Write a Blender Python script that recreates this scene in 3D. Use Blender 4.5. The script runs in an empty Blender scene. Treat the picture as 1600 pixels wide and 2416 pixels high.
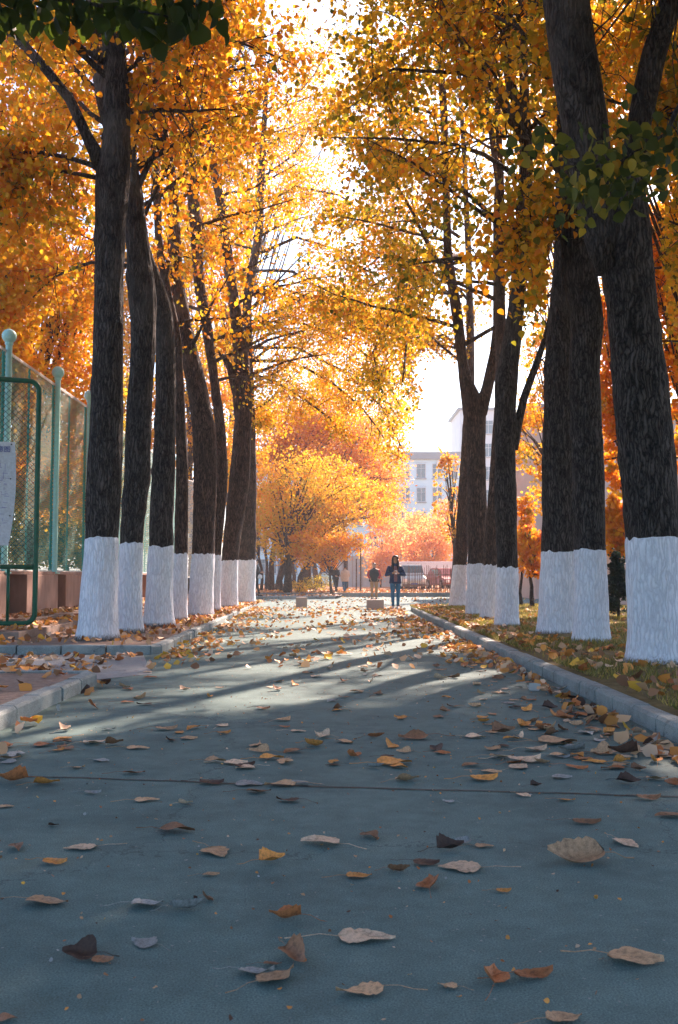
import bpy, bmesh, math, random
import numpy as np
from mathutils import Vector, Matrix
R = math.radians
rng = np.random.default_rng(7)
random.seed(7)
scn = bpy.context.scene
COL = scn.collection

# ------------------------------------------------------------------ camera, sky, sun, exposure
F, CH = 2300.0, 1.1            # focal length in photo pixels (photo is 1600 x 2416), eye height
PITCH, YAW = math.atan(150 / F), math.atan(18 / F)
cam = bpy.data.cameras.new('camera'); cam_o = bpy.data.objects.new('camera', cam); COL.objects.link(cam_o)
cam.sensor_fit = 'VERTICAL'; cam.sensor_height = 36.0; cam.lens = F / 2416 * 36.0
cam.clip_end = 3000; cam.clip_start = .05
cam_o.location = (0, 0, CH); cam_o.rotation_euler = (math.pi / 2 + PITCH, 0, -YAW)
cam.dof.use_dof = True; cam.dof.focus_distance = 8.5; cam.dof.aperture_fstop = 9.0
scn.camera = cam_o
SUN_EL, SUN_AZ = R(36), R(27)   # azimuth measured from +Y (view direction) towards +X
world = bpy.data.worlds.new('World'); scn.world = world; world.use_nodes = True
nt = world.node_tree; bg = nt.nodes['Background']
sky = nt.nodes.new('ShaderNodeTexSky'); sky.sky_type = 'NISHITA'; sky.sun_disc = False
sky.sun_elevation = SUN_EL; sky.sun_rotation = SUN_AZ; sky.air_density = 1.0; sky.dust_density = 1.4; sky.ozone_density = 3.5
nt.links.new(sky.outputs[0], bg.inputs[0]); bg.inputs[1].default_value = 0.088
sd = bpy.data.lights.new('sun', 'SUN'); sd.energy = 4.2; sd.angle = R(.8); sd.color = (1, .75, .63)
so = bpy.data.objects.new('sun', sd); COL.objects.link(so)
sdir = Vector((math.sin(SUN_AZ) * math.cos(SUN_EL), math.cos(SUN_AZ) * math.cos(SUN_EL), math.sin(SUN_EL)))
so.rotation_euler = sdir.to_track_quat('Z', 'Y').to_euler(); so.location = (20, 40, 40)
scn.view_settings.view_transform = 'Standard'; scn.view_settings.look = 'None'
scn.view_settings.exposure = 2.08; scn.view_settings.gamma = 1
cy = scn.cycles
cy.max_bounces = 7; cy.diffuse_bounces = 4; cy.glossy_bounces = 2; cy.transmission_bounces = 4; cy.volume_bounces = 1
cy.transparent_max_bounces = 8; cy.use_denoising = True; cy.sample_clamp_indirect = 8; cy.caustics_reflective = False; cy.caustics_refractive = False
scn.render.use_persistent_data = False

# ------------------------------------------------------------------ projection helpers
cF = np.array([math.sin(YAW) * math.cos(PITCH), math.cos(YAW) * math.cos(PITCH), math.sin(PITCH)])
cR = np.array([math.cos(YAW), -math.sin(YAW), 0.0]); cU = np.cross(cR, cF); C0 = np.array([0, 0, CH])
def ray(px, py): return cF * F + cR * (px - 800) - cU * (py - 1208)
def W(px, py, Y):               # photo pixel -> world point on the plane y = Y
    d = ray(px, py); return C0 + d * (Y / d[1])
def G(px, py, z=0.0):           # photo pixel -> point on the ground at height z
    d = ray(px, py); return C0 + d * ((z - CH) / d[2])
K = 1600 / 1568.0
def WD(x, y, Y): return W(x * K, y * K, Y)
def GD(x, y, z=0.0): return G(x * K, y * K, z)
def proj(P):                    # world -> (x, y) in 1568-wide picture units, depth
    D = P - C0; f = D @ cF
    return (800 + F * (D @ cR) / f) / K, (1208 - F * (D @ cU) / f) / K, f

# ------------------------------------------------------------------ object helpers
def tag(o, label=None, cat=None, group=None, kind=None):
    if label: o['label'] = label
    if cat: o['category'] = cat
    if group: o['group'] = group
    if kind: o['kind'] = kind
    return o
def empty(name, loc=(0, 0, 0), rz=0):
    o = bpy.data.objects.new(name, None); o.location = tuple(float(v) for v in loc); o.rotation_euler = (0, 0, rz)
    o.empty_display_size = .2; COL.objects.link(o); return o
def link(name, me, mat=None, parent=None, loc=None, smooth=False):
    o = bpy.data.objects.new(name, me); COL.objects.link(o)
    if mat is not None:
        for m in (mat if isinstance(mat, (list, tuple)) else [mat]): me.materials.append(m)
    if parent: o.parent = parent
    if loc is not None: o.location = tuple(float(v) for v in loc)
    if smooth: me.polygons.foreach_set('use_smooth', np.ones(len(me.polygons), bool))
    return o
def np_mesh(name, V, Fc, cols=None):     # V (n,3); Fc (m,k)
    V = np.asarray(V, np.float32); Fc = np.asarray(Fc, np.int32)
    me = bpy.data.meshes.new(name); me.vertices.add(len(V)); me.vertices.foreach_set('co', V.ravel())
    m, k = Fc.shape
    me.loops.add(m * k); me.loops.foreach_set('vertex_index', Fc.ravel())
    me.polygons.add(m); me.polygons.foreach_set('loop_start', np.arange(0, m * k, k, dtype=np.int32))
    me.polygons.foreach_set('loop_total', np.full(m, k, np.int32))
    if cols is not None:
        a = me.color_attributes.new('tint', 'FLOAT_COLOR', 'POINT')
        a.data.foreach_set('color', np.concatenate([cols, np.ones((len(cols), 1))], 1).astype(np.float32).ravel())
    me.update(calc_edges=True); me.validate(); return me
class MB:                        # mixed polygon collector
    def __init__(s): s.v = []; s.f = []
    def add(s, vs, fs):
        n = len(s.v); s.v += [tuple(float(c) for c in v) for v in vs]; s.f += [tuple(i + n for i in f) for f in fs]; return s
    def box(s, x0, x1, y0, y1, z0, z1):
        return s.add([(x0, y0, z0), (x1, y0, z0), (x1, y1, z0), (x0, y1, z0), (x0, y0, z1), (x1, y0, z1), (x1, y1, z1), (x0, y1, z1)],
                     [(0, 3, 2, 1), (4, 5, 6, 7), (0, 1, 5, 4), (1, 2, 6, 5), (2, 3, 7, 6), (3, 0, 4, 7)])
    def tube(s, pts, rad, seg=8, cap=True):
        pts = [np.asarray(p, float) for p in pts]; n = len(pts)
        if not hasattr(rad, '__len__'): rad = [rad] * n
        vs, fs = [], []; ref = np.array([0.13, .31, .94])
        for i, p in enumerate(pts):
            t = pts[min(i + 1, n - 1)] - pts[max(i - 1, 0)]; t = t / (np.linalg.norm(t) + 1e-9)
            if i == 0:
                if abs(t @ ref) > .9: ref = np.array([1., 0, 0.1])
                a = np.cross(t, ref)
            else: a = a - t * (a @ t)
            a = a / (np.linalg.norm(a) + 1e-9); b = np.cross(t, a)
            for k in range(seg):
                th = 2 * math.pi * k / seg; vs.append(p + rad[i] * (math.cos(th) * a + math.sin(th) * b))
        for i in range(n - 1):
            for k in range(seg):
                k2 = (k + 1) % seg; fs.append((i * seg + k, i * seg + k2, (i + 1) * seg + k2, (i + 1) * seg + k))
        if cap: fs.append(tuple(range(seg - 1, -1, -1))); fs.append(tuple((n - 1) * seg + k for k in range(seg)))
        return s.add(vs, fs)
    def rings(s, rings, seg=16, cap=True):   # rings: (cx, cy, z, rx, ry)
        vs, fs = [], []; n = len(rings)
        for (cx, cy_, z, rx, ry) in rings:
            for k in range(seg):
                th = 2 * math.pi * k / seg; vs.append((cx + rx * math.cos(th), cy_ + ry * math.sin(th), z))
        for i in range(n - 1):
            for k in range(seg):
                k2 = (k + 1) % seg; fs.append((i * seg + k, i * seg + k2, (i + 1) * seg + k2, (i + 1) * seg + k))
        if cap: fs.append(tuple(range(seg - 1, -1, -1))); fs.append(tuple((n - 1) * seg + k for k in range(seg)))
        return s.add(vs, fs)
    def ball(s, c, r, seg=14, sz=1.0):
        rr = []
        for i in range(1, 9):
            a = math.pi * i / 9; rr.append((c[0], c[1], c[2] - r * sz * math.cos(a), r * math.sin(a), r * math.sin(a)))
        return s.rings(rr, seg)
    def build(s, name, mat, parent=None, loc=None, smooth=False, bevel=0):
        me = bpy.data.meshes.new(name); me.from_pydata(s.v, [], s.f); me.update()
        o = link(name, me, mat, parent, loc, smooth)
        if bevel:
            b = o.modifiers.new('bevel', 'BEVEL'); b.width = bevel; b.segments = 2; b.limit_method = 'ANGLE'
        return o

# ------------------------------------------------------------------ materials
def mat(name):
    m = bpy.data.materials.new(name); m.use_nodes = True; n = m.node_tree
    return m, n, n.nodes['Principled BSDF']
def N(n, t, **kw):
    x = n.nodes.new(t)
    for k, v in kw.items(): setattr(x, k, v)
    return x
def noise(n, scale, detail=4, rough=.55, vec=None, stretch=None, coord='Object'):
    tc = N(n, 'ShaderNodeTexCoord'); mp = N(n, 'ShaderNodeMapping'); ns = N(n, 'ShaderNodeTexNoise')
    n.links.new(tc.outputs[coord], mp.inputs[0])
    if stretch: mp.inputs['Scale'].default_value = stretch
    n.links.new(mp.outputs[0], ns.inputs[0]); ns.inputs['Scale'].default_value = scale
    ns.inputs['Detail'].default_value = detail; ns.inputs['Roughness'].default_value = rough
    return ns
def ramp(n, src, stops):
    r = N(n, 'ShaderNodeValToRGB'); e = r.color_ramp.elements
    e[0].position, e[0].color = stops[0][0], (*stops[0][1], 1); e[1].position, e[1].color = stops[-1][0], (*stops[-1][1], 1)
    for p, c in stops[1:-1]: q = e.new(p); q.color = (*c, 1)
    n.links.new(src, r.inputs[0]); return r
def mix(n, fac, a, b, mode='MIX'):
    m = N(n, 'ShaderNodeMix', data_type='RGBA', blend_type=mode)
    for s, v in ((m.inputs[0], fac), (m.inputs[6], a), (m.inputs[7], b)):
        if hasattr(v, 'is_output') or hasattr(v, 'links'): n.links.new(v, s)
        else: s.default_value = v if not isinstance(v, tuple) else (*v, 1)
    return m.outputs[2]
def bump(n, src, strength, dist, prev=None):
    b = N(n, 'ShaderNodeBump'); b.inputs['Strength'].default_value = strength; b.inputs['Distance'].default_value = dist
    n.links.new(src, b.inputs['Height'])
    if prev: n.links.new(prev, b.inputs['Normal'])
    return b.outputs[0]
def surf(name, c0, c1, scale=8, rough=.7, bs=.3, bd=.005, stretch=None, spec=.3, metal=0):
    m, n, p = mat(name); ns = noise(n, scale, 6, .6, stretch=stretch)
    r = ramp(n, ns.outputs[0], [(.3, c0), (.7, c1)]); n.links.new(r.outputs[0], p.inputs['Base Color'])
    p.inputs['Roughness'].default_value = rough; p.inputs['Specular IOR Level'].default_value = spec; p.inputs['Metallic'].default_value = metal
    if bs: n.links.new(bump(n, ns.outputs[0], bs, bd), p.inputs['Normal'])
    return m
def m_asphalt(name, a, b):
    m, n, p = mat(name)
    big = noise(n, .35, 5, .6); mid = noise(n, 7, 5, .7); fine = noise(n, 170, 3, .7); vor = N(n, 'ShaderNodeTexVoronoi'); vor.inputs['Scale'].default_value = 150
    tc = N(n, 'ShaderNodeTexCoord'); n.links.new(tc.outputs['Object'], vor.inputs[0])
    c = ramp(n, big.outputs[0], [(.3, a), (.7, b)]).outputs[0]
    c = mix(n, .35, c, ramp(n, mid.outputs[0], [(.35, (.35, .35, .35)), (.7, (1.1, 1.1, 1.1))]).outputs[0], 'MULTIPLY')
    c = mix(n, .75, c, ramp(n, fine.outputs[0], [(.3, (.30, .30, .30)), (.7, (1.7, 1.7, 1.7))]).outputs[0], 'MULTIPLY')
    st = noise(n, 1.6, 6, .7); c = mix(n, .6, c, ramp(n, st.outputs[0], [(.33, (.62, .62, .64)), (.5, (1, 1, 1)), (.72, (1.15, 1.15, 1.12))]).outputs[0], 'MULTIPLY')
    wn = noise(n, 1.4, 5, .7); cv = N(n, 'ShaderNodeTexVoronoi', feature='DISTANCE_TO_EDGE'); cv.inputs['Scale'].default_value = .38; n.links.new(wn.outputs['Color'], cv.inputs[0])
    va = N(n, 'ShaderNodeVectorMath', operation='MULTIPLY_ADD'); t2 = N(n, 'ShaderNodeTexCoord'); n.links.new(wn.outputs['Color'], va.inputs[0]); va.inputs[1].default_value = (1.1, 1.1, 0); n.links.new(t2.outputs['Object'], va.inputs[2]); n.links.new(va.outputs[0], cv.inputs[0])
    c = mix(n, ramp(n, cv.outputs['Distance'], [(.0006, (.55, .55, .55)), (.0022, (0, 0, 0))]).outputs[0], c, (.03, .035, .04))
    sp = ramp(n, vor.outputs['Color'], [(.93, (0, 0, 0)), (.97, (1, 1, 1))]).outputs[0]
    c = mix(n, sp, c, (.28, .29, .28)); n.links.new(c, p.inputs['Base Color'])
    p.inputs['Roughness'].default_value = .82; p.inputs['Specular IOR Level'].default_value = .25
    nb = bump(n, fine.outputs[0], .55, .004); nb = bump(n, mid.outputs[0], .25, .008, nb)
    n.links.new(nb, p.inputs['Normal']); return m
def m_bark(name, dark, light, pale, pz=5.0):
    m, n, p = mat(name)
    tc = N(n, 'ShaderNodeTexCoord'); wn = noise(n, 3.5, 4, .6, stretch=(1, 1, .6)); mp = N(n, 'ShaderNodeMapping'); mp.inputs['Scale'].default_value = (27, 27, 2.4)
    n.links.new(tc.outputs['Object'], mp.inputs[0]); va = N(n, 'ShaderNodeVectorMath', operation='MULTIPLY_ADD'); n.links.new(wn.outputs['Color'], va.inputs[0]); va.inputs[1].default_value = (5.5, 5.5, 2.6)
    n.links.new(mp.outputs[0], va.inputs[2]); vo = N(n, 'ShaderNodeTexVoronoi', feature='DISTANCE_TO_EDGE'); n.links.new(va.outputs[0], vo.inputs[0]); vo.inputs['Scale'].default_value = 1
    b = noise(n, 2.2, 6, .6, stretch=(1, 1, .7)); f = noise(n, 46, 5, .75, stretch=(1, 1, .35)); g = noise(n, 5, 5, .65, stretch=(1.4, 1.4, .8))
    ma = N(n, 'ShaderNodeMath', operation='MULTIPLY_ADD'); n.links.new(f.outputs[0], ma.inputs[0]); ma.inputs[1].default_value = .34; n.links.new(vo.outputs['Distance'], ma.inputs[2])
    md = tuple(x * .62 + y * .38 for x, y in zip(dark, light))
    c = ramp(n, ma.outputs[0], [(.17, dark), (.27, md), (.5, light)]).outputs[0]
    c = mix(n, .75, c, ramp(n, g.outputs[0], [(.3, (.38, .36, .36)), (.66, (1.35, 1.35, 1.38))]).outputs[0], 'MULTIPLY')
    geo = N(n, 'ShaderNodeNewGeometry'); sx = N(n, 'ShaderNodeSeparateXYZ'); n.links.new(geo.outputs['Position'], sx.inputs[0])
    mr = N(n, 'ShaderNodeMapRange'); mr.inputs[1].default_value = pz - 1; mr.inputs[2].default_value = pz + 3.5; n.links.new(sx.outputs['Z'], mr.inputs[0])
    mu = N(n, 'ShaderNodeMath', operation='MULTIPLY'); n.links.new(mr.outputs[0], mu.inputs[0])
    n.links.new(ramp(n, b.outputs[0], [(.45, (0, 0, 0)), (.62, (.45, .45, .45))]).outputs[0], mu.inputs[1])
    c = mix(n, mu.outputs[0], c, mix(n, f.outputs[0], pale, tuple(x * .3 for x in pale)))
    n.links.new(c, p.inputs['Base Color']); p.inputs['Roughness'].default_value = .85; p.inputs['Specular IOR Level'].default_value = .22
    cl = N(n, 'ShaderNodeMath', operation='MINIMUM'); n.links.new(ma.outputs[0], cl.inputs[0]); cl.inputs[1].default_value = .5
    nb = bump(n, cl.outputs[0], 1.0, .06); n.links.new(nb, p.inputs['Normal']); return m
def m_wash():
    m, n, p = mat('whitewash')
    tc = N(n, 'ShaderNodeTexCoord'); wn = noise(n, 3.5, 4, .6, stretch=(1, 1, .6)); mp = N(n, 'ShaderNodeMapping'); mp.inputs['Scale'].default_value = (24, 24, 3.4)
    n.links.new(tc.outputs['Object'], mp.inputs[0]); va = N(n, 'ShaderNodeVectorMath', operation='MULTIPLY_ADD'); n.links.new(wn.outputs['Color'], va.inputs[0]); va.inputs[1].default_value = (3.2, 3.2, 2.2)
    n.links.new(mp.outputs[0], va.inputs[2]); vo = N(n, 'ShaderNodeTexVoronoi', feature='DISTANCE_TO_EDGE'); n.links.new(va.outputs[0], vo.inputs[0]); vo.inputs['Scale'].default_value = 1
    b = noise(n, 2.4, 5, .65); f = noise(n, 60, 4, .7, stretch=(1, 1, .3)); br = noise(n, 5, 3, .6)
    ma = N(n, 'ShaderNodeMath', operation='MULTIPLY_ADD'); n.links.new(f.outputs[0], ma.inputs[0]); ma.inputs[1].default_value = .25; n.links.new(vo.outputs['Distance'], ma.inputs[2])
    c = ramp(n, b.outputs[0], [(.3, (.78, .83, .92)), (.7, (.88, .93, 1.0))]).outputs[0]
    c = mix(n, .45, c, ramp(n, ma.outputs[0], [(.12, (.4, .41, .45)), (.34, (1, 1, 1))]).outputs[0], 'MULTIPLY')
    ad = N(n, 'ShaderNodeMath', operation='MULTIPLY_ADD'); n.links.new(br.outputs[0], ad.inputs[0]); ad.inputs[1].default_value = .26; n.links.new(ma.outputs[0], ad.inputs[2])
    k = ramp(n, ad.outputs[0], [(.185, (1, 1, 1)), (.215, (0, 0, 0))]).outputs[0]
    c = mix(n, k, c, (.06, .05, .045))
    geo = N(n, 'ShaderNodeNewGeometry'); sx = N(n, 'ShaderNodeSeparateXYZ'); n.links.new(geo.outputs['Position'], sx.inputs[0])
    mu = N(n, 'ShaderNodeMath', operation='MULTIPLY_ADD'); n.links.new(f.outputs[0], mu.inputs[0]); mu.inputs[1].default_value = -.22; n.links.new(sx.outputs['Z'], mu.inputs[2])
    k2 = ramp(n, mu.outputs[0], [(.03, (1, 1, 1)), (.10, (0, 0, 0))]).outputs[0]
    c = mix(n, k2, c, (.12, .095, .075))
    n.links.new(c, p.inputs['Base Color']); p.inputs['Roughness'].default_value = .9
    nb = bump(n, ma.outputs[0], .9, .035); n.links.new(nb, p.inputs['Normal']); return m
def m_leaf(name, trans=.55, gain=1.0, rough=.5):
    m = bpy.data.materials.new(name); m.use_nodes = True; n = m.node_tree; n.nodes.clear()
    at = N(n, 'ShaderNodeAttribute', attribute_name='tint'); out = N(n, 'ShaderNodeOutputMaterial')
    p = N(n, 'ShaderNodeBsdfPrincipled'); p.inputs['Roughness'].default_value = rough; p.inputs['Specular IOR Level'].default_value = .35
    n.links.new(at.outputs['Color'], p.inputs['Base Color'])
    t = N(n, 'ShaderNodeBsdfTranslucent'); g = mix(n, 1.0, at.outputs['Color'], (gain, gain, gain), 'MULTIPLY'); n.links.new(g, t.inputs[0])
    mx = N(n, 'ShaderNodeMixShader'); mx.inputs[0].default_value = trans
    n.links.new(p.outputs[0], mx.inputs[1]); n.links.new(t.outputs[0], mx.inputs[2]); n.links.new(mx.outputs[0], out.inputs[0]); return m
def flat(name, c, rough=.6, metal=0, spec=.4):
    m, n, p = mat(name); ns = noise(n, 25, 3); r = ramp(n, ns.outputs[0], [(.3, tuple(x * .85 for x in c)), (.7, tuple(min(1, x * 1.1) for x in c))])
    n.links.new(r.outputs[0], p.inputs['Base Color']); p.inputs['Roughness'].default_value = rough; p.inputs['Metallic'].default_value = metal
    p.inputs['Specular IOR Level'].default_value = spec; return m

M = {}
M['asphalt'] = m_asphalt('asphalt', (.112, .182, .174), (.160, .240, .226))
M['joint'] = flat('joint_filler', (.02, .02, .022))
M['concrete'] = m_asphalt('pale_concrete', (.30, .31, .31), (.38, .38, .37))
M['kerb'] = m_asphalt('kerb_granite', (.24, .29, .29), (.36, .40, .39))
M['soil'] = surf('verge_soil', (.20, .135, .10), (.34, .25, .20), 14, .95, .8, .02)
M['turf'] = surf('turf_soil', (.09, .07, .025), (.20, .15, .055), 9, .95, .8, .03)
M['litter'] = surf('leafy_ground', (.20, .09, .035), (.42, .20, .085), 16, .95, .8, .03)
M['ground'] = surf('dusty_ground', (.20, .17, .14), (.30, .26, .22), .3, .95, .2, .02)
M['bark'] = m_bark('poplar_bark', (.005, .0045, .004), (.098, .086, .078), (.36, .345, .32))
M['bark_warm'] = m_bark('warm_poplar_bark', (.012, .007, .005), (.14, .092, .07), (.40, .34, .30))
M['bark_far'] = m_bark('brown_bark', (.03, .02, .015), (.14, .095, .07), (.25, .2, .16), 30)
M['wash'] = m_wash()
M['leaf'] = m_leaf('autumn_leaf', .6, 1.0)
M['dry'] = m_leaf('fallen_leaf', .12, 1.0, .6)
M['grass'] = m_leaf('grass_blade', .4)
M['terrace'] = surf('terrace_concrete', (.20, .15, .12), (.33, .25, .21), 6, .9, .4, .01)
M['plinth'] = surf('plinth_stone', (.26, .16, .125), (.42, .27, .215), 5, .85, .4, .006, stretch=(1, 1, .3))
M['post'] = surf('pale_green_paint', (.34, .66, .62), (.44, .78, .73), 14, .45, .1, .002)
M['net'] = flat('green_mesh_wire', (.03, .30, .25), .5)
M['netpale'] = flat('pale_selvage_sunlit_net', (.55, .52, .47), .7)
M['gate'] = surf('dark_green_paint', (.008, .085, .045), (.014, .13, .07), 10, .35, .15, .002)
M['gatewire'] = flat('dark_gate_wire', (.02, .035, .03), .5)
M['paper'] = flat('map_sheet', (.62, .68, .74), .5)
M['ink_blue'] = flat('blue_ink', (.03, .05, .32)); M['ink_violet'] = flat('violet_ink', (.25, .25, .5)); M['ink_red'] = flat('red_ink', (.6, .05, .04))
M['block'] = surf('granite_block', (.33, .27, .25), (.46, .39, .36), 40, .8, .3, .003)

# ------------------------------------------------------------------ ground, road, kerbs
def sheet(name, pts, z, m, kind='structure'):
    o = MB().add([(x, y, z) for x, y in pts], [tuple(range(len(pts)))]).build(name, m); return tag(o, kind=kind)
sheet("ground", [(-300, -50), (300, -50), (300, 590), (-300, 590)], -.02, M["ground"])
sheet('road', [(-60, -25), (60, -25), (60, 80), (-60, 80)], 0, M['asphalt'])
sheet('side_path', [(-30, 10.35), (-2.55, 10.35), (-2.0, 11.0), (-2.6, 13.62), (-30, 13.62)], .004, M['concrete'])
a0, a1 = GD(-60, 1793), GD(1640, 1847)
mb = MB(); pts = []
for i in range(61):
    t = i / 60; p = a0 * (1 - t) + a1 * t; pts.append((p[0], p[1] + .012 * math.sin(t * 9) + .006 * math.sin(t * 47), .0035))
for (x, y, z), (x2, y2, _) in zip(pts[:-1], pts[1:]):
    w = .0085; mb.add([(x, y - w, z), (x2, y2 - w, z), (x2, y2 + w, z), (x, y + w, z)], [(0, 1, 2, 3)])
tag(mb.build('road_joint', M['joint']), kind='structure')

def kerb(name, path, width=.14, h=.125, step=.55, side=1, z0=0):
    """blocks laid along a path; 'side' = +1 puts the body to the right of travel"""
    P = [np.array(p, float) for p in path]; seg = []; mb = MB(); r = random.Random(len(path) * 13 + int(path[0][1] * 10))
    acc = []
    for a, b in zip(P[:-1], P[1:]):
        L = np.linalg.norm(b - a); n = max(1, round(L / step))
        for i in range(n): acc.append((a + (b - a) * i / n, a + (b - a) * (i + 1) / n))
    for a, b in acc:
        d = (b - a) / np.linalg.norm(b - a); nrm = np.array([d[1], -d[0]]) * side
        g = .011; a2, b2 = a + d * g, b - d * g; off = nrm * r.uniform(-.008, .008); hh = h + r.uniform(-.006, .006); hh2 = hh + r.uniform(-.004, .004)
        ch = .022
        vs = []
        for q, hq in ((a2, hh), (b2, hh2)):
            q = q + off
            for (u, z) in ((0, z0 - .05), (0, z0 + hq - ch), (ch, z0 + hq), (width, z0 + hq), (width, z0 - .05)):
                vs.append((*(q + nrm * u), z))
        fs = [(0, 1, 6, 5), (1, 2, 7, 6), (2, 3, 8, 7), (3, 4, 9, 8), (4, 3, 2, 1, 0), (5, 6, 7, 8, 9)]
        mb.add(vs, fs)
    return tag(mb.build(name, M['kerb'], bevel=.004), kind='structure')
def arc(c, r, a0, a1, n=6): return [(c[0] + r * math.cos(R(a0 + (a1 - a0) * i / n)), c[1] + r * math.sin(R(a0 + (a1 - a0) * i / n))) for i in range(n + 1)]
RK = [(2.24, -4), (2.28, 8), (2.33, 15), (2.38, 24), (2.50, 30.6)]
kerb('kerb', RK + arc((3.4, 30.8), .9, 170, 95, 4) + [(8, 31.85), (30, 32.2)], side=1)
LK = [(-2.72, 37.5), (-2.62, 30), (-2.48, 20), (-2.40, 13.9)]
kerb('kerb', [(-30, 38.6), (-3.5, 38.4)] + [(-3.0, 38.2), (-2.78, 37.9)] + LK + [(-2.52, 13.72)] + [(-30, 13.72)], side=1, step=.62)
kerb('kerb', [(-2.34, -4), (-2.36, 9.3), (-2.36, 9.9), (-2.47, 10.13), (-2.7, 10.2), (-30, 10.2)][::-1], side=1, step=.62)
def bumpy(name, x0, x1, y0, y1, z, amp, m, step=.12, edge=None, mound=0):
    nx, ny = max(2, int((x1 - x0) / step)), max(2, int((y1 - y0) / step))
    X, Y = np.meshgrid(np.linspace(0, 1, nx), np.linspace(y0, y1, ny))
    xl = np.interp(Y, *edge) if edge else np.full_like(Y, x0)
    if x1 > x0: XX = xl + (x1 - xl) * X ** 1.7
    Z = z + amp * (np.sin(XX * 5.1 + 2 * np.sin(Y * 1.7)) * .5 + np.sin(Y * 4.3 + XX * 2.2) * .5) + mound * np.clip((XX - xl) / 1.5, 0, 1)
    V = np.stack([XX, Y, Z], -1).reshape(-1, 3)
    i = np.arange((ny - 1) * (nx - 1)); a = (i // (nx - 1)) * nx + i % (nx - 1)
    return tag(link(name, np_mesh(name, V, np.stack([a, a + 1, a + nx + 1, a + nx], 1)), m, smooth=True), kind='structure')
ky = [p[1] for p in RK]; kx = [p[0] + .13 for p in RK]
bumpy('grass_ground', 2.4, 30, -4, 31.6, .105, .008, M['turf'], .15, (ky, kx), .06)
bumpy('leafy_bed', 3.3, 30, 31.55, 31.8, .08, .004, M['turf'], .1)
sheet('verge_ground', [(-30, 13.8), (-2.5, 13.8), (-2.62, 21), (-2.75, 30), (-2.88, 37.6), (-3.2, 38.2), (-30, 38.3)], .11, M['soil'])
sheet('verge_ground', [(-30, -4), (-2.46, -4), (-2.48, 9.8), (-2.6, 10.1), (-30, 10.1)], .105, M['soil'])
# terrace steps by the fence
tag(MB().box(-30, -4.8, 15.1, 37, .05, .235).build('terrace_step', M['terrace'], bevel=.01), kind='structure')
tag(MB().box(-30, -5.35, 17.2, 36.8, .05, .335).build('terrace_step', M['terrace'], bevel=.01), kind='structure')
# across the junction
kerb('kerb', [(-40, 44.5), (-6, 44.2), (.2, 46.5)], side=-1, step=1.0, h=.13)
sheet('pavement', [(-40, 44.55), (-6, 44.3), (.3, 46.6), (.6, 50.2), (-40, 50.2)], .12, M['concrete'])
kerb('kerb', [(-40, 50.0), (-6, 50.0), (-3.5, 50.2), (.6, 50.3), (14, 50.6), (40, 51)], side=-1, step=1.0, h=.22)
sheet('leafy_bed', [(-60, 50.1), (.6, 50.4), (14, 50.7), (60, 51.1), (60, 140), (-60, 140)], .17, M['litter'])

# ------------------------------------------------------------------ leaves
T8 = np.array([(0, 0, 0), (.30, .03, .07), (.50, .30, .12), (.34, .68, .07), (0, 1.06, -.05), (-.34, .68, .07), (-.50, .30, .12), (-.30, .03, .07)])
F8 = np.array([(0, 1, 2, 3, 4), (0, 4, 5, 6, 7)])
T4 = np.array([(0, 0, 0), (.44, .42, .1), (0, 1.0, 0), (-.44, .42, .1)]); F4 = np.array([(0, 1, 2), (0, 2, 3)])
STOPS = np.array([(.08, .11, .015), (.25, .25, .02), (.80, .52, .03), (.88, .37, .018), (.66, .19, .012), (.85, .36, .16)])
def tint(t):
    t = np.clip(t, 0, 4.999); i = t.astype(int); f = (t - i)[:, None]; return STOPS[i] * (1 - f) + STOPS[i + 1] * f if True else None
def unit(v): return v / (np.linalg.norm(v, axis=1, keepdims=True) + 1e-9)
def leaves(name, P, S, Cc, m, parent=None, near=True, down=.8, origin=None):
    n = len(P)
    if n == 0: return None
    t = unit(rng.normal(size=(n, 3)) * .8 + np.array([0, 0, -down])); u = unit(np.cross(t, rng.normal(size=(n, 3)))); w = np.cross(t, u)
    T, Fc = (T8, F8) if near else (T4, F4)
    V = P[:, None, :] + S[:, None, None] * (T[None, :, 0, None] * u[:, None] + T[None, :, 1, None] * t[:, None] + T[None, :, 2, None] * w[:, None])
    if origin is not None: V = V - origin
    k = len(T); FF = (Fc[None] + (np.arange(n) * k)[:, None, None]).reshape(-1, Fc.shape[1])
    return link(name, np_mesh(name, V.reshape(-1, 3), FF, np.repeat(Cc, k, 0)), m, parent)

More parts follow.
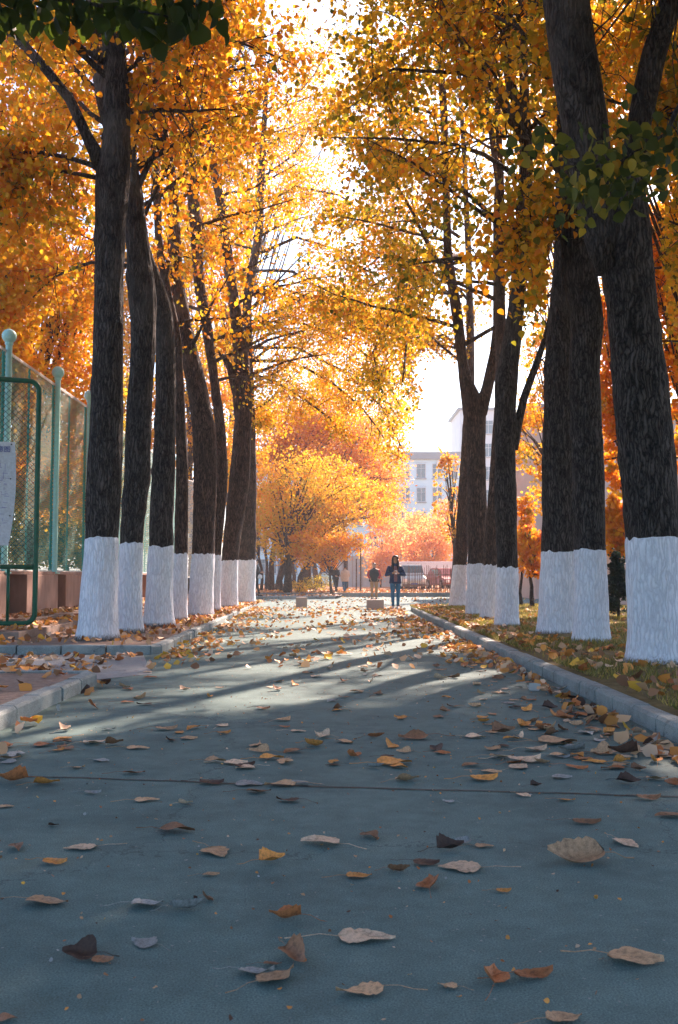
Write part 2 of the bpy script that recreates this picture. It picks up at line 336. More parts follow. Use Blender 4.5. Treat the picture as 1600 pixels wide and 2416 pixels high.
# ------------------------------------------------------------------ trunks
TAB = rng.random((96, 512))
def vnoise(u, v, pu, seed):
    u = u % pu; i = np.floor(u).astype(int); j = np.floor(v).astype(int); fu = u - i; fv = v - j; fu = fu * fu * (3 - 2 * fu); fv = fv * fv * (3 - 2 * fv)
    g = lambda a, b: TAB[((a % pu) + seed * 7) % 96, (b + seed * 31) % 512]
    return (g(i, j) * (1 - fu) + g(i + 1, j) * fu) * (1 - fv) + (g(i, j + 1) * (1 - fu) + g(i + 1, j + 1) * fu) * fv
def barkdisp(th, z, r, seed):
    w = vnoise(th / 6.2832 * 5, z / .9, 5, seed + 3) * 1.6
    a = vnoise(th / 6.2832 * 20 + w, z / .42, 20, seed); b = vnoise(th / 6.2832 * 34 + w, z / .2, 34, seed + 1); c = vnoise(th / 6.2832 * 6, z / .8, 6, seed + 2)
    ridge = 1 - np.abs(2 * a - 1)
    kr = np.random.default_rng(seed + 77); kn = 0
    for _ in range(9):
        kz, kt, ks = kr.uniform(2, 9), kr.uniform(0, 6.283), kr.uniform(.5, 1.1); dt = (th - kt + math.pi) % (2 * math.pi) - math.pi
        q = (dt / (.32 * ks)) ** 2 + ((z - kz) / (.13 * ks)) ** 2; kn = kn + (np.exp(-q) * 1.3 - 1.5 * np.exp(-q * 5)) * ks + .35 * np.exp(-((z - kz) / .07) ** 2) * np.exp(-(dt / .9) ** 2)
    fl = .20 * np.exp(-np.clip(z - .08, 0, 9) / .16) * (.5 + .8 * vnoise(th / 6.2832 * 7, z * 0 + 3.3, 7, seed + 9))
    return r * (fl + .11 * kn + .07 * (ridge - .5) + .035 * (b - .5) + .09 * (c - .5))
def stem_mesh(name, Z, X, Yc, Rr, seed, seg=64, off=0.0, zmin=None, ztop=None, ragged=0, origin=(0, 0, 0)):
    th = np.arange(seg) / seg * 2 * math.pi
    z0 = Z[0] if zmin is None else zmin; z1 = Z[-1] if ztop is None else ztop
    n = max(3, int((z1 - z0) / .055)); zz = np.linspace(z0, z1, n)
    ZZ = np.repeat(zz[:, None], seg, 1)
    if ragged:
        e = ragged * (vnoise(th / 6.2832 * 24, th * 0 + 2.5, 24, seed + 5) - .5) + .5 * ragged * (vnoise(th / 6.2832 * 7, th * 0 + 1.5, 7, seed + 6) - .5)
        ZZ = ZZ + e[None] * np.clip((zz - z1 + .25) / .25, 0, 1)[:, None]
    xc = np.interp(ZZ, Z, X); ycn = np.interp(ZZ, Z, Yc); r = np.interp(ZZ, Z, Rr)
    TH = np.repeat(th[None], n, 0); d = barkdisp(TH, ZZ, r, seed)
    rr = r + d + off
    if ragged: rr[-1] = rr[-1] - off * 2.2
    V = np.stack([xc + rr * np.cos(TH), ycn + rr * np.sin(TH), ZZ], -1).reshape(-1, 3) - np.array(origin)
    i = np.arange((n - 1) * seg); a = (i // seg) * seg + i % seg; b = (i // seg) * seg + (i % seg + 1) % seg
    return np_mesh(name, V, np.stack([a, b, b + seg, a + seg], 1))
def smooth(a, k=9):
    pad = np.pad(a, (k // 2, k // 2), mode='edge'); return np.convolve(pad, np.ones(k) / k, 'valid')

# regions (in 1568-wide picture units) poplar foliage stays clear of: (x, y, rx, ry, share removed)
GAPS = [(1015, 960, 42, 130, .97), (990, 850, 30, 50, .7), (640, 585, 50, 60, .8), (700, 640, 60, 45, .5), (560, 165, 40, 70, .8), (640, 200, 40, 30, .5), (870, 640, 35, 50, .5),
        (780, 545, 50, 25, .5), (1130, 350, 45, 45, .6), (850, 250, 50, 30, .6), (980, 130, 60, 35, .6), (940, 330, 40, 40, .5), (730, 830, 40, 30, .5), (1075, 600, 40, 80, .5), (760, 130, 50, 40, .4),
        (960, 40, 60, 30, .5), (1120, 520, 40, 60, .5), (700, 350, 60, 30, .4), (985, 980, 26, 60, .9)]
LIM = np.array([(-400, 720), (190, 640), (205, 400), (300, 420), (310, 600), (400, 760), (450, 930), (500, 1000), (600, 985), (690, 1010), (780, 1010), (850, 1060), (890, 1140), (935, 1120), (970, 1060), (985, 880),
                (1050, 860), (1060, 930), (1120, 930), (1180, 960), (1250, 1010), (1262, 560), (1340, 500), (1345, 560), (1420, 520), (1430, 430), (1530, 430), (1545, 800), (2400, 800)])
def sunlit(P):
    """crowns are thin where they would shade the far road and the crossing"""
    t = P[:, 2] / math.tan(SUN_EL); gx = P[:, 0] - t * math.sin(SUN_AZ); gy = P[:, 1] - t * math.cos(SUN_AZ)
    pr = np.interp(gy, [9, 14, 19, 24, 30, 60], [0, .35, .65, .92, .95, .95]) * ((gx > -3.2 - .1 * (gy > 33) * 30) & (gx < 2.6 + (gy > 32) * 5)) * (.55 + .45 * np.sin(gx * 1.1 + gy * .75) * np.cos(gy * .45 - gx * .3) + .35 * (gy > 24)).clip(0, 1)
    x, y, f = proj(P); mid = (x > 560) & (x < 1010) & (y > 0) & (y < 1330)
    return rng.random(len(P)) < np.where(mid, pr * .08, pr)
def keep(P, clear_trunks=True):
    x, y, f = proj(P); k = y < np.interp(x, LIM[:, 0], LIM[:, 1]) + rng.normal(size=len(P)) * 14
    q = rng.random(len(P))
    for (gx, gy, rx, ry, pr) in GAPS:
        k &= ~((((x - gx) / rx) ** 2 + ((y - gy) / ry) ** 2 < 1) & (q < pr))
    if clear_trunks:
        k &= ~((x > 1240) & (x < 1450) & (y > -60) & (y < 560) & (f < 12.5))
        k &= ~((x > 1400) & (y > -60) & (y < 1500) & (f < 11.2))
        k &= ~((x > 205) & (x < 312) & (y > 90) & (f < 15.4))
    for (Yt, sl) in STEMS:
        xl, xr = np.interp(y, sl[:, 0], sl[:, 1]), np.interp(y, sl[:, 0], sl[:, 2])
        k &= ~((f < Yt) & (x > xl - 2) & (x < xr + 2) & (q < .72) & (y > -50))
    for (Yt, ln) in LIMBS:
        d = np.full(len(x), 1e9)
        for (ax, ay, aw), (bx_, by_, bw) in zip(ln[:-1], ln[1:]):
            ux, uy = bx_ - ax, by_ - ay; t = np.clip(((x - ax) * ux + (y - ay) * uy) / (ux * ux + uy * uy), 0, 1)
            d = np.minimum(d, np.hypot(x - ax - t * ux, y - ay - t * uy) - (aw + (bw - aw) * t) / 2)
        k &= ~((f < Yt + 1) & (d < 4) & (q < .8))
    k &= ~sunlit(P)
    return k & ((f > 4.5) | (y < -100))

def curve(start, d, L, n, rr, droop=.0, wob=.12):
    P = [np.array(start, float)]; d = np.array(d, float); d /= np.linalg.norm(d)
    for i in range(n):
        d = d + rr.normal(size=3) * wob + np.array([0, 0, -droop]); d /= np.linalg.norm(d); P.append(P[-1] + d * L / n)
    return P
def limb(tree, origin, path, rad, rr, leafpts, ntw, twl, per, zdown=.1, name='branch', m=None, ts=.25):
    """one limb with its twigs as one part; leaf sites are collected in leafpts"""
    mb = MB(); path = [np.asarray(p, float) for p in path]
    if len(path) < 7:
        pp = []
        for a, b in zip(path[:-1], path[1:]): pp += [a, (a + b) / 2 + rr.normal(size=3) * .02]
        path = pp + [path[-1]]
        if hasattr(rad, '__len__'): rad = np.interp(np.linspace(0, 1, len(path)), np.linspace(0, 1, len(rad)), rad)
    rads = rad if hasattr(rad, '__len__') else list(np.linspace(rad, max(rad * .18, .006), len(path)))
    mb.tube([p - origin for p in path], rads, 10 if rads[0] > .05 else 6)
    for _ in range(ntw):
        t = rr.uniform(ts, 1) * (len(path) - 1); i = min(int(t), len(path) - 2); p = path[i] + (path[i + 1] - path[i]) * (t - i)
        d = unit((path[i + 1] - path[i])[None])[0] * .7 + rr.normal(size=3) * .75; d[2] += .1
        tp = curve(p, d, rr.uniform(.6, 1.2) * twl, 5, rr, zdown, .18); r0 = min(rads[i] * .45, .018)
        mb.tube([q - origin for q in tp], list(np.linspace(r0, .004, 6)), 4, False)
        for _ in range(2):
            j = rr.integers(1, 5); d2 = (tp[j] - tp[j - 1]) + rr.normal(size=3) * .12; t2 = curve(tp[j], d2, twl * .45, 3, rr, zdown * 1.5, .2)
            mb.tube([q - origin for q in t2], [.006, .005, .004, .003], 3, False)
            for q in t2: leafpts.append((q, per // 3))
        for q in tp[1:]: leafpts.append((q, per // 3))
    return mb.build(name, m or M['bark'], tree, smooth=True)
def crown(tree, origin, leafpts, hue, size=.088, spread=.17, near=True, m=None, mask=True, name='crown', clear=True, hs=.7):
    P, H = [], []
    for q, n in leafpts:
        P.append(q + rng.normal(size=(n, 3)) * spread); H.append(np.full(n, rng.normal() * hs) + rng.normal(size=n) * .3)
    P = np.concatenate(P); H = np.concatenate(H) + hue + .02
    if mask: k = keep(P, clear); P, H = P[k], H[k]
    # out of the picture foliage only shades: fewer, bigger leaves
    x, y, f = proj(P); vis = (y > -120) & (x > -150) & (x < 1720) & (f > 0); q = vis | (rng.random(len(P)) < .4)
    P, H, vis = P[q], H[q], vis[q]
    S = size * rng.uniform(.65, 1.2, len(P)) * np.where(vis, 1, 2.1)
    return leaves(name, P, S, tint(H), m or M['leaf'], tree, near, origin=origin)

QUEUE, STEMS, LIMBS = [], [], []
def poplar(*a, **k): QUEUE.append((a, k)); STEMS.append((a[1], np.array(a[2])[::-1] / K)); LIMBS.extend((a[1], [tuple(c / K for c in p) for p in (fk[1:] if isinstance(fk[0], (int, float)) else fk)]) for fk in k.get('forks', ()) if (fk[1] if isinstance(fk[0], (int, float)) else fk[0])[2] > 13)
def build_poplar(label, Y, sil, top, wash=1.0, hue=2.3, forks=(), extra=(), nl=12, zl=5.5, zt=None, per=13, seed=1, road=None, near=True, size=.1, lean=0.0, group=None, topx=0.0, L=(1.6, 3.4)):
    """sil: (photo y, left x, right x) rows from the ground up; forks: limbs as [(x, y, width px), ...] photo px"""
    rr = np.random.default_rng(seed * 101); zz, xx, rad = [], [], []; BK = M['bark_warm'] if Y > 20 else M['bark']
    for (py, xl, xr) in sil:
        r = (xr - xl) / 2 * Y / F * .925; p = W((xl + xr) / 2, py, Y); zz.append(p[2]); xx.append(p[0]); rad.append(r)
    yc = Y + rad[1]; s = yc / Y; xx = [x * s for x in xx]; zz = [CH + (z - CH) * s for z in zz]; rad = [r * s for r in rad]
    zz[0] = min(zz[0], .12) - .04
    zz.append(top); xx.append(xx[-1] + topx + (xx[-1] - xx[-2]) / max(.3, zz[-2] - zz[-3]) * min(2.0, top - zz[-2]) * .5); rad.append(.05)
    Z = np.linspace(zz[0], zz[-1], 260); X = smooth(np.interp(Z, zz, xx), 11); Rr = np.interp(Z, zz, rad); Rr[5:] = smooth(Rr, 7)[5:]
    Yc = yc + lean * np.clip(Z - 2, 0, 99) / 8 + .05 * np.sin(Z * .9 + seed)
    o = np.array([xx[0], yc, 0.1])
    tr = empty('poplar_tree', o); tag(tr, label, 'tree', group or 'whitewashed poplars lining the avenue')
    tk = link('trunk', stem_mesh('trunk', Z, X, Yc, Rr, seed, 96 if Y < 20 else 48, origin=o), BK, tr, smooth=True)
    zw = CH + (W(0, wash, Y)[2] - CH) * s
    link('whitewash_band', stem_mesh('whitewash_band', Z, X, Yc, Rr, seed, 96 if Y < 20 else 60, off=.006, ztop=zw, ragged=.07, origin=o), M['wash'], tk, smooth=True)
    lp = []
    for fk in forks:
        dy = fk[0] if isinstance(fk[0], (int, float)) else 0; pts = fk[1:] if isinstance(fk[0], (int, float)) else fk
        path = [W(px, py, yc + dy * i / max(1, len(pts) - 1)) for i, (px, py, w) in enumerate(pts)]; rads = [w / 2 * yc / F for (_, _, w) in pts]
        big = rads[0] > .09
        if big and pts[-1][1] < 60:     # a stem leaving the top of the picture climbs on
            d = path[-1] - path[-2]; d = d / np.linalg.norm(d); path += [path[-1] + d * 1.5 + np.array([0, 0, .5]), path[-1] + d * 2.4 + np.array([0, 0, 2.6])]; rads += [rads[-1] * .7, .03]
        limb(tr, o, path, rads, rr, lp, 8 if big else 17, 1.1, per + (0 if big else 14), m=BK, ts=.45 if big else .3)
    zt = zt or top - .5
    for i in range(nl):
        z = zl + (zt - zl) * (i + rr.uniform(0, 1)) / nl; x = np.interp(z, Z, X); y = np.interp(z, Z, Yc); r = np.interp(z, Z, Rr)
        a = rr.uniform(0, 6.283)
        if road is not None and rr.random() < .55: a = (0 if road > 0 else math.pi) + rr.normal() * .6
        fr = 1 - .5 * (z - zl) / max(1, zt - zl)
        path = curve((x, y, z), (math.cos(a), math.sin(a), rr.uniform(.25, .9)), rr.uniform(*L) * (.6 + .6 * fr), 7, rr, .03, .10)
        limb(tr, o, path, min(.055, r * .45), rr, lp, 9, 1.05, per, m=BK)
    for q in extra: lp.append(q)
    crown(tr, o, lp, hue, size, near=near)
    return tr, o

L = 'left'
poplar('nearest poplar of the left row, straight dark trunk at the corner of the planted strip', 14.8,
       [(1512, 179, 277), (1490, 182, 276), (1400, 187, 278), (1265, 198, 281), (1122, 204, 291), (918, 217, 295), (714, 220, 294), (510, 222, 298), (430, 220, 306), (400, 222, 308), (350, 236, 309), (300, 241, 309), (200, 243, 306), (100, 240, 296), (0, 245, 290)],
       15, 1265, 2.5, seed=1, zl=8.2, nl=16, road=1, forks=[[(238, 385, 40), (205, 320, 27), (165, 235, 25), (110, 165, 24), (60, 110, 24), (0, 52, 26), (-60, 10, 26)],
       [(235, 400, 16), (180, 378, 11), (100, 360, 9), (0, 366, 7), (-80, 380, 5)], [(232, 420, 12), (150, 405, 8), (60, 402, 6), (-60, 420, 4)],
       [(248, 330, 22), (290, 180, 10), (350, 120, 8), (420, 90, 5)]])
poplar('second poplar of the left row, leaning left behind the nearest trunk', 16.7,
       [(1496, 276, 336), (1400, 277, 336), (1278, 281, 337), (1122, 294, 357), (1020, 296, 361), (918, 302, 362), (800, 308, 370), (700, 299, 372), (594, 296, 356), (442, 284, 337), (350, 255, 318), (250, 228, 285), (165, 216, 262), (0, 200, 238)],
       15, 1278, 2.5, seed=2, zl=7.5, nl=14, road=1, forks=[[(325, 440, 18), (345, 400, 14), (382, 328, 12), (413, 252, 11), (428, 199, 9), (462, 100, 8), (480, 20, 6)]])
poplar('third poplar of the left row, close against its leaning neighbour', 18.8,
       [(1480, 337, 410), (1400, 342, 409), (1285, 351, 411), (1100, 358, 414), (918, 366, 416), (765, 362, 412), (700, 348, 400), (594, 326, 358), (442, 304, 328), (300, 284, 304), (150, 268, 284), (0, 255, 268)],
       15.5, 1285, 2.6, seed=3, zl=7, nl=12, road=1)
poplar('fourth poplar of the left row, slim reddish trunk with a narrow white band', 21.3,
       [(1466, 404, 443), (1380, 407, 444), (1300, 411, 445), (1100, 414, 445), (918, 410, 434), (800, 409, 431), (670, 381, 402), (594, 367, 387), (404, 357, 377), (250, 348, 366), (100, 338, 354), (0, 330, 345)],
       16, 1303, 2.6, seed=4, zl=6.5, nl=12, road=1)
poplar('fifth poplar of the left row, broad trunk bending to the left', 23.5,
       [(1456, 443, 505), (1400, 446, 506), (1298, 452, 508), (1128, 455, 513), (1012, 453, 510), (900, 437, 488), (789, 415, 460), (670, 398, 436), (550, 396, 426), (442, 396, 424), (366, 378, 408), (214, 352, 380), (100, 335, 360), (0, 325, 345)],
       17, 1304, 2.5, seed=5, zl=6.0, nl=15, road=1)
poplar('sixth poplar of the left row, slender, half hidden behind the bending one', 27.2,
       [(1443, 488, 521), (1380, 490, 521), (1305, 494, 522), (1128, 507, 540), (1012, 508, 534), (878, 492, 515), (745, 470, 498), (670, 455, 484), (556, 448, 479), (442, 439, 470), (366, 432, 462), (252, 413, 440), (100, 398, 422), (0, 392, 414)],
       18, 1306, 2.4, seed=6, zl=6.0, nl=15, road=1, near=False)
poplar('seventh poplar of the left row, forked trunk beside the last one', 29.7,
       [(1436, 519, 562), (1380, 520, 561), (1320, 521, 562), (1128, 540, 592), (1012, 551, 595), (923, 556, 598), (850, 550, 590), (790, 545, 580), (708, 538, 566), (594, 523, 549), (480, 511, 534), (404, 492, 515), (290, 477, 500), (176, 462, 485), (100, 454, 473), (0, 440, 456)],
       19, 1320, 2.5, seed=7, zl=6.2, nl=16, road=1, near=False, forks=[[(568, 1000, 26), (560, 930, 24), (545, 870, 20), (530, 845, 12), (509, 825, 8), (490, 800, 5)], [(492, 250, 10), (542, 176, 7), (569, 111, 5), (580, 50, 4)],
       [(575, 800, 14), (590, 822, 9), (630, 803, 7), (671, 791, 5), (720, 780, 4)]])
poplar('last poplar of the left row, standing where its kerb ends, stem forking to the right', 34.7,
       [(1424, 556, 603), (1380, 557, 604), (1320, 560, 605), (1128, 576, 607), (1012, 580, 603), (923, 582, 601), (820, 578, 596), (708, 571, 595), (632, 584, 607), (556, 599, 622), (480, 606, 624), (400, 610, 626), (250, 620, 633), (100, 625, 636), (0, 628, 638)],
       20, 1319, 2.4, seed=8, zl=6.8, nl=18, road=1, near=False, L=(2, 4.5), forks=[[(596, 1008, 8), (612, 1000, 5), (617, 998, 3)], [(590, 860, 12), (560, 815, 8), (530, 800, 5), (500, 790, 4)], [(600, 700, 9), (660, 680, 7), (740, 700, 5), (800, 760, 3)], [(592, 850, 9), (680, 850, 7), (780, 900, 6), (860, 970, 5), (910, 1040, 3)], [(590, 780, 9), (700, 760, 7), (820, 800, 6), (900, 870, 5), (945, 960, 3)], [(605, 600, 9), (700, 560, 7), (800, 590, 5), (880, 660, 4), (930, 760, 3)], [(-4), (592, 880, 8), (650, 900, 6), (730, 950, 5), (800, 1010, 4)], [(-5), (600, 640, 9), (690, 640, 6), (770, 690, 4), (840, 780, 3)], [(610, 480, 9), (700, 440, 7), (800, 460, 5), (880, 520, 3)], [(-7), (595, 760, 9), (720, 700, 7), (840, 720, 5), (940, 800, 4), (975, 880, 3)], [(-3), (595, 820, 9), (700, 820, 6), (820, 880, 5), (900, 960, 4), (950, 1060, 3)]])
# right row
poplar('huge poplar at the right edge, its trunk splitting into two thick stems', 10.6,
       [(1578, 1452, 1640), (1556, 1474, 1622), (1530, 1479, 1618), (1400, 1478, 1612), (1262, 1472, 1605), (1080, 1458, 1598), (911, 1448, 1583), (765, 1436, 1563), (700, 1427, 1557), (612, 1410, 1544), (540, 1415, 1538), (433, 1448, 1524), (320, 1474, 1530), (255, 1482, 1545), (127, 1506, 1573), (0, 1555, 1612)],
       15.5, 1262, 2.0, seed=11, zl=8.6, nl=20, road=-1, topx=.5, forks=[[(1440, 640, 78), (1420, 545, 92), (1402, 450, 100), (1388, 350, 106), (1378, 280, 112), (1364, 200, 115), (1350, 110, 113), (1336, 0, 112), (1325, -90, 105)],
       [(1520, 285, 12), (1560, 268, 9), (1640, 250, 7)]])
poplar('second poplar of the right row, knotty trunk with a bulge, in front of its twin', 13.9,
       [(1522, 1350, 1436), (1480, 1351, 1436), (1291, 1356, 1434), (1080, 1350, 1429), (869, 1341, 1418), (800, 1343, 1420), (763, 1345, 1428), (730, 1340, 1423), (663, 1327, 1412), (561, 1320, 1392), (485, 1324, 1378), (400, 1328, 1372), (200, 1340, 1375), (0, 1345, 1375)],
       16, 1293, 2.1, seed=12, zl=8.0, nl=18, road=-1, forks=[[(1340, 490, 16), (1310, 497, 12), (1274, 525, 8), (1240, 540, 5)], [(1340, 555, 10), (1290, 556, 7), (1240, 560, 4)]])
poplar('left poplar of the close right pair whose white bands touch', 15.9,
       [(1503, 1266, 1360), (1480, 1271, 1362), (1291, 1276, 1366), (1080, 1277, 1362), (869, 1281, 1352), (765, 1290, 1347), (663, 1302, 1347), (561, 1308, 1344), (400, 1312, 1340), (200, 1315, 1340), (0, 1315, 1335)],
       16.5, 1297, 2.1, seed=13, zl=7.5, nl=18, road=-1, forks=[[(1300, 66, 9), (1233, 51, 8), (1157, 25, 6), (1106, 0, 4)]])
poplar('fourth poplar of the right row, dark forked trunk in front of the middle cluster', 18.3,
       [(1483, 1166, 1228), (1400, 1169, 1225), (1333, 1171, 1223), (1165, 1164, 1220), (1038, 1164, 1216), (953, 1165, 1218), (903, 1160, 1222), (860, 1174, 1226), (827, 1181, 1230), (714, 1200, 1242), (612, 1208, 1249), (485, 1218, 1259), (357, 1226, 1259), (255, 1223, 1249), (102, 1223, 1247), (0, 1220, 1243)],
       16, 1334, 1.75, seed=14, zl=7.0, nl=16, road=-1, L=(2, 4.5), forks=[[(1210, 1060, 26), (1222, 1000, 21), (1237, 937, 19), (1262, 869, 17), (1287, 797, 14), (1310, 700, 10), (1330, 600, 6)],
       [(1235, 310, 24), (1205, 200, 26), (1190, 100, 24), (1184, 0, 22)],
       [(-3.0), (1231, 311, 15), (1188, 230, 13), (1132, 186, 11), (1086, 173, 9), (1014, 168, 7), (928, 163, 6), (877, 189, 4)],
       [(2.0), (1218, 540, 14), (1157, 505, 12), (1106, 459, 10), (1055, 423, 8), (1004, 395, 7), (928, 367, 6), (877, 347, 5), (800, 327, 4)]])
poplar('narrow poplar wedged between the forked dark trunk and the wide V one', 21.5,
       [(1465, 1132, 1174), (1400, 1134, 1174), (1325, 1137, 1173), (1165, 1150, 1181), (1038, 1160, 1190), (900, 1170, 1198), (760, 1168, 1195), (612, 1170, 1192), (434, 1172, 1190), (200, 1165, 1180), (0, 1160, 1172)],
       17, 1330, 1.9, seed=15, zl=6.8, nl=12, road=-1)
poplar('poplar in the middle right cluster whose trunk forks in a wide V', 23.2,
       [(1456, 1097, 1146), (1400, 1099, 1148), (1325, 1101, 1149), (1207, 1103, 1150), (1038, 1099, 1148), (985, 1094, 1150), (953, 1090, 1148), (920, 1084, 1126), (869, 1079, 1106), (785, 1070, 1097), (700, 1058, 1086), (612, 1045, 1067), (510, 1044, 1064), (408, 1042, 1062), (255, 1038, 1058), (153, 1030, 1048), (0, 1022, 1038)],
       18, 1327, 2.0, seed=16, zl=6.2, nl=17, road=-1, L=(2, 4.8), forks=[[(1132, 975, 36), (1150, 915, 28), (1168, 830, 25), (1174, 765, 22), (1172, 510, 18), (1176, 430, 17), (1150, 250, 12), (1140, 60, 9)]])
poplar('last poplar of the right row, leftmost thin trunk of its cluster', 29.7,
       [(1435, 1058, 1099), (1380, 1062, 1100), (1329, 1070, 1102), (1165, 1081, 1112), (1080, 1086, 1115), (950, 1095, 1120), (800, 1100, 1120), (600, 1098, 1114), (400, 1090, 1103), (200, 1080, 1090), (0, 1070, 1078)],
       19, 1330, 2.1, seed=17, zl=7.0, nl=17, road=-1, near=False, L=(2, 4.5), forks=[[(1088, 720, 9), (1020, 660, 7), (940, 640, 6), (870, 680, 4), (820, 740, 3)], [(1085, 560, 9), (1000, 500, 7), (900, 500, 5), (820, 540, 3)], [(-5), (1086, 640, 9), (1000, 590, 7), (910, 590, 5), (850, 640, 3)], [(1090, 830, 8), (1050, 790, 5), (1010, 800, 3)], [(-6), (1088, 700, 9), (1010, 690, 7), (930, 740, 5), (880, 830, 4), (900, 920, 3)], [(-8), (1085, 600, 9), (1000, 620, 7), (940, 700, 5), (960, 800, 4), (950, 900, 3)]])

for a, k in QUEUE: build_poplar(*a, **k)
# trees outside the frame: two hang sprays into it, the rest added for shade
def shade_poplar(label, x, y, seed, spray=None, top=13, hue=1.4, per=38):
    rr = np.random.default_rng(seed); Z = np.linspace(.06, top, 120); o = np.array([x, y, .1])
    tr = empty('poplar_tree', o); tag(tr, label, 'tree', 'poplars standing beside the camera')
    Rr = np.interp(Z, [0, .3, 3, top], [.42, .33, .28, .05]); X = x + .25 * np.sin(Z * .3 + seed) * (Z / 8); Yc = y + 0 * Z
    tk = link('trunk', stem_mesh('trunk', Z, X, Yc, Rr, seed % 20, 32, origin=o), M['bark'], tr, smooth=True)
    link('whitewash_band', stem_mesh('whitewash_band', Z, X, Yc, Rr, seed % 20, 32, off=.006, ztop=1.6, ragged=.07, origin=o), M['wash'], tk, smooth=True)
    lp = []
    for i in range(24):
        z = 5 + (top - 5.5) * i / 24; a = rr.uniform(0, 6.28)
        limb(tr, o, curve((np.interp(z, Z, X), y, z), (math.cos(a), math.sin(a), .45), rr.uniform(3.0, 5.6), 6, rr, .03), .05, rr, lp, 9, 1.2, per)
    crown(tr, o, lp, hue, .12, mask=True, near=False)
    if spray: spray(tr, o, rr)
    return tr
def spray_left(tr, o, rr):
    lp = []
    for (pts, dY) in (([(-330, -60), (-60, -30), (120, -5), (280, 20), (400, 40)], 6.8), ([(-330, -60), (60, -60), (250, -30), (420, -10), (520, 30)], 7.2)):
        path = [WD(a, b, dY) for a, b in pts]; limb(tr, o, [np.array([o[0], o[1], 5.0])] + path, [.05, .035, .025, .018, .012, .006], rr, [], 0, .3, 3)
        for i in range(40):
            t = rr.uniform(.8, len(path) - 1); j = min(int(t), len(path) - 2); p = path[j] + (path[j + 1] - path[j]) * (t - j); lp.append((p + rr.normal(size=3) * .05 + np.array([0, 0, -.05]), 3))
    P = np.concatenate([q + rng.normal(size=(n, 3)) * .11 for q, n in lp]); x, y, f = proj(P); k = (y < 75 + 38 * np.sin(x / 27) * np.cos(x / 61)) & (x < 530) & (x > -200)
    P = P[k]; leaves('foliage', P, rng.uniform(.11, .17, len(P)), tint(rng.normal(size=len(P)) * .25 + .15) * np.array([.36, .5, .55]), M['leaf'], tr, True, 2.2, origin=o)
def spray_right(tr, o, rr):
    P = []
    for (cx, cy_, sx, sy, n, Y) in ((1480, 330, 60, 28, 70, 8.9), (1390, 400, 45, 35, 80, 8.9), (1330, 460, 22, 30, 30, 8.8), (1540, 360, 35, 40, 40, 8.7), (1440, 430, 30, 30, 40, 8.9), (1300, 350, 18, 20, 18, 9.3), (1225, 330, 30, 25, 20, 9.6)):
        c = WD(cx, cy_, Y)
        for _ in range(n): P.append(c + np.array([rr.normal() * sx, 0, rr.normal() * sy]) * Y / 2254 + np.array([0, rr.normal() * .25, 0]))
    pth = [np.array([o[0], o[1], 4.2]), WD(1600, 200, 8.9), WD(1540, 310, 8.9), WD(1440, 370, 8.9), WD(1350, 420, 8.9), WD(1300, 360, 9.2)]
    limb(tr, o, pth, [.05, .03, .018, .012, .008, .004], rr, [], 0, .3, 3)
    P = np.array(P); hue = rng.normal(size=len(P)) * .8 + .7; col = tint(hue) * np.array([.55, .68, 1.2])
    leaves('foliage', P, rng.uniform(.085, .14, len(P)), col, M['leaf'], tr, True, 1.2, origin=o)
shade_poplar('poplar whose dark green leaf spray hangs into the top left corner', -4.7, 7.0, 31, spray_left, per=20)
shade_poplar('poplar whose dull green leaf spray hangs in front of the two thick stems', 4.9, 7.2, 32, spray_right, per=20)
shade_poplar('poplar beside the viewpoint to the right, out of the picture, shading the near road', 5.1, 3.4, 33)
shade_poplar('poplar beside the viewpoint to the left, out of the picture, shading the near road', -4.9, 2.8, 34)

shade_poplar('unseen poplar behind the viewpoint to the right, added to cut the skylight', 4.6, -1.2, 35)  # unseen trees added behind the viewpoint to dim skylight on the near road
shade_poplar('unseen poplar behind the viewpoint to the left, added to cut the skylight', -4.4, -1.8, 36)
shade_poplar('unseen farther poplar behind the viewpoint to the right, added to cut the skylight', 4.4, -6.0, 37)
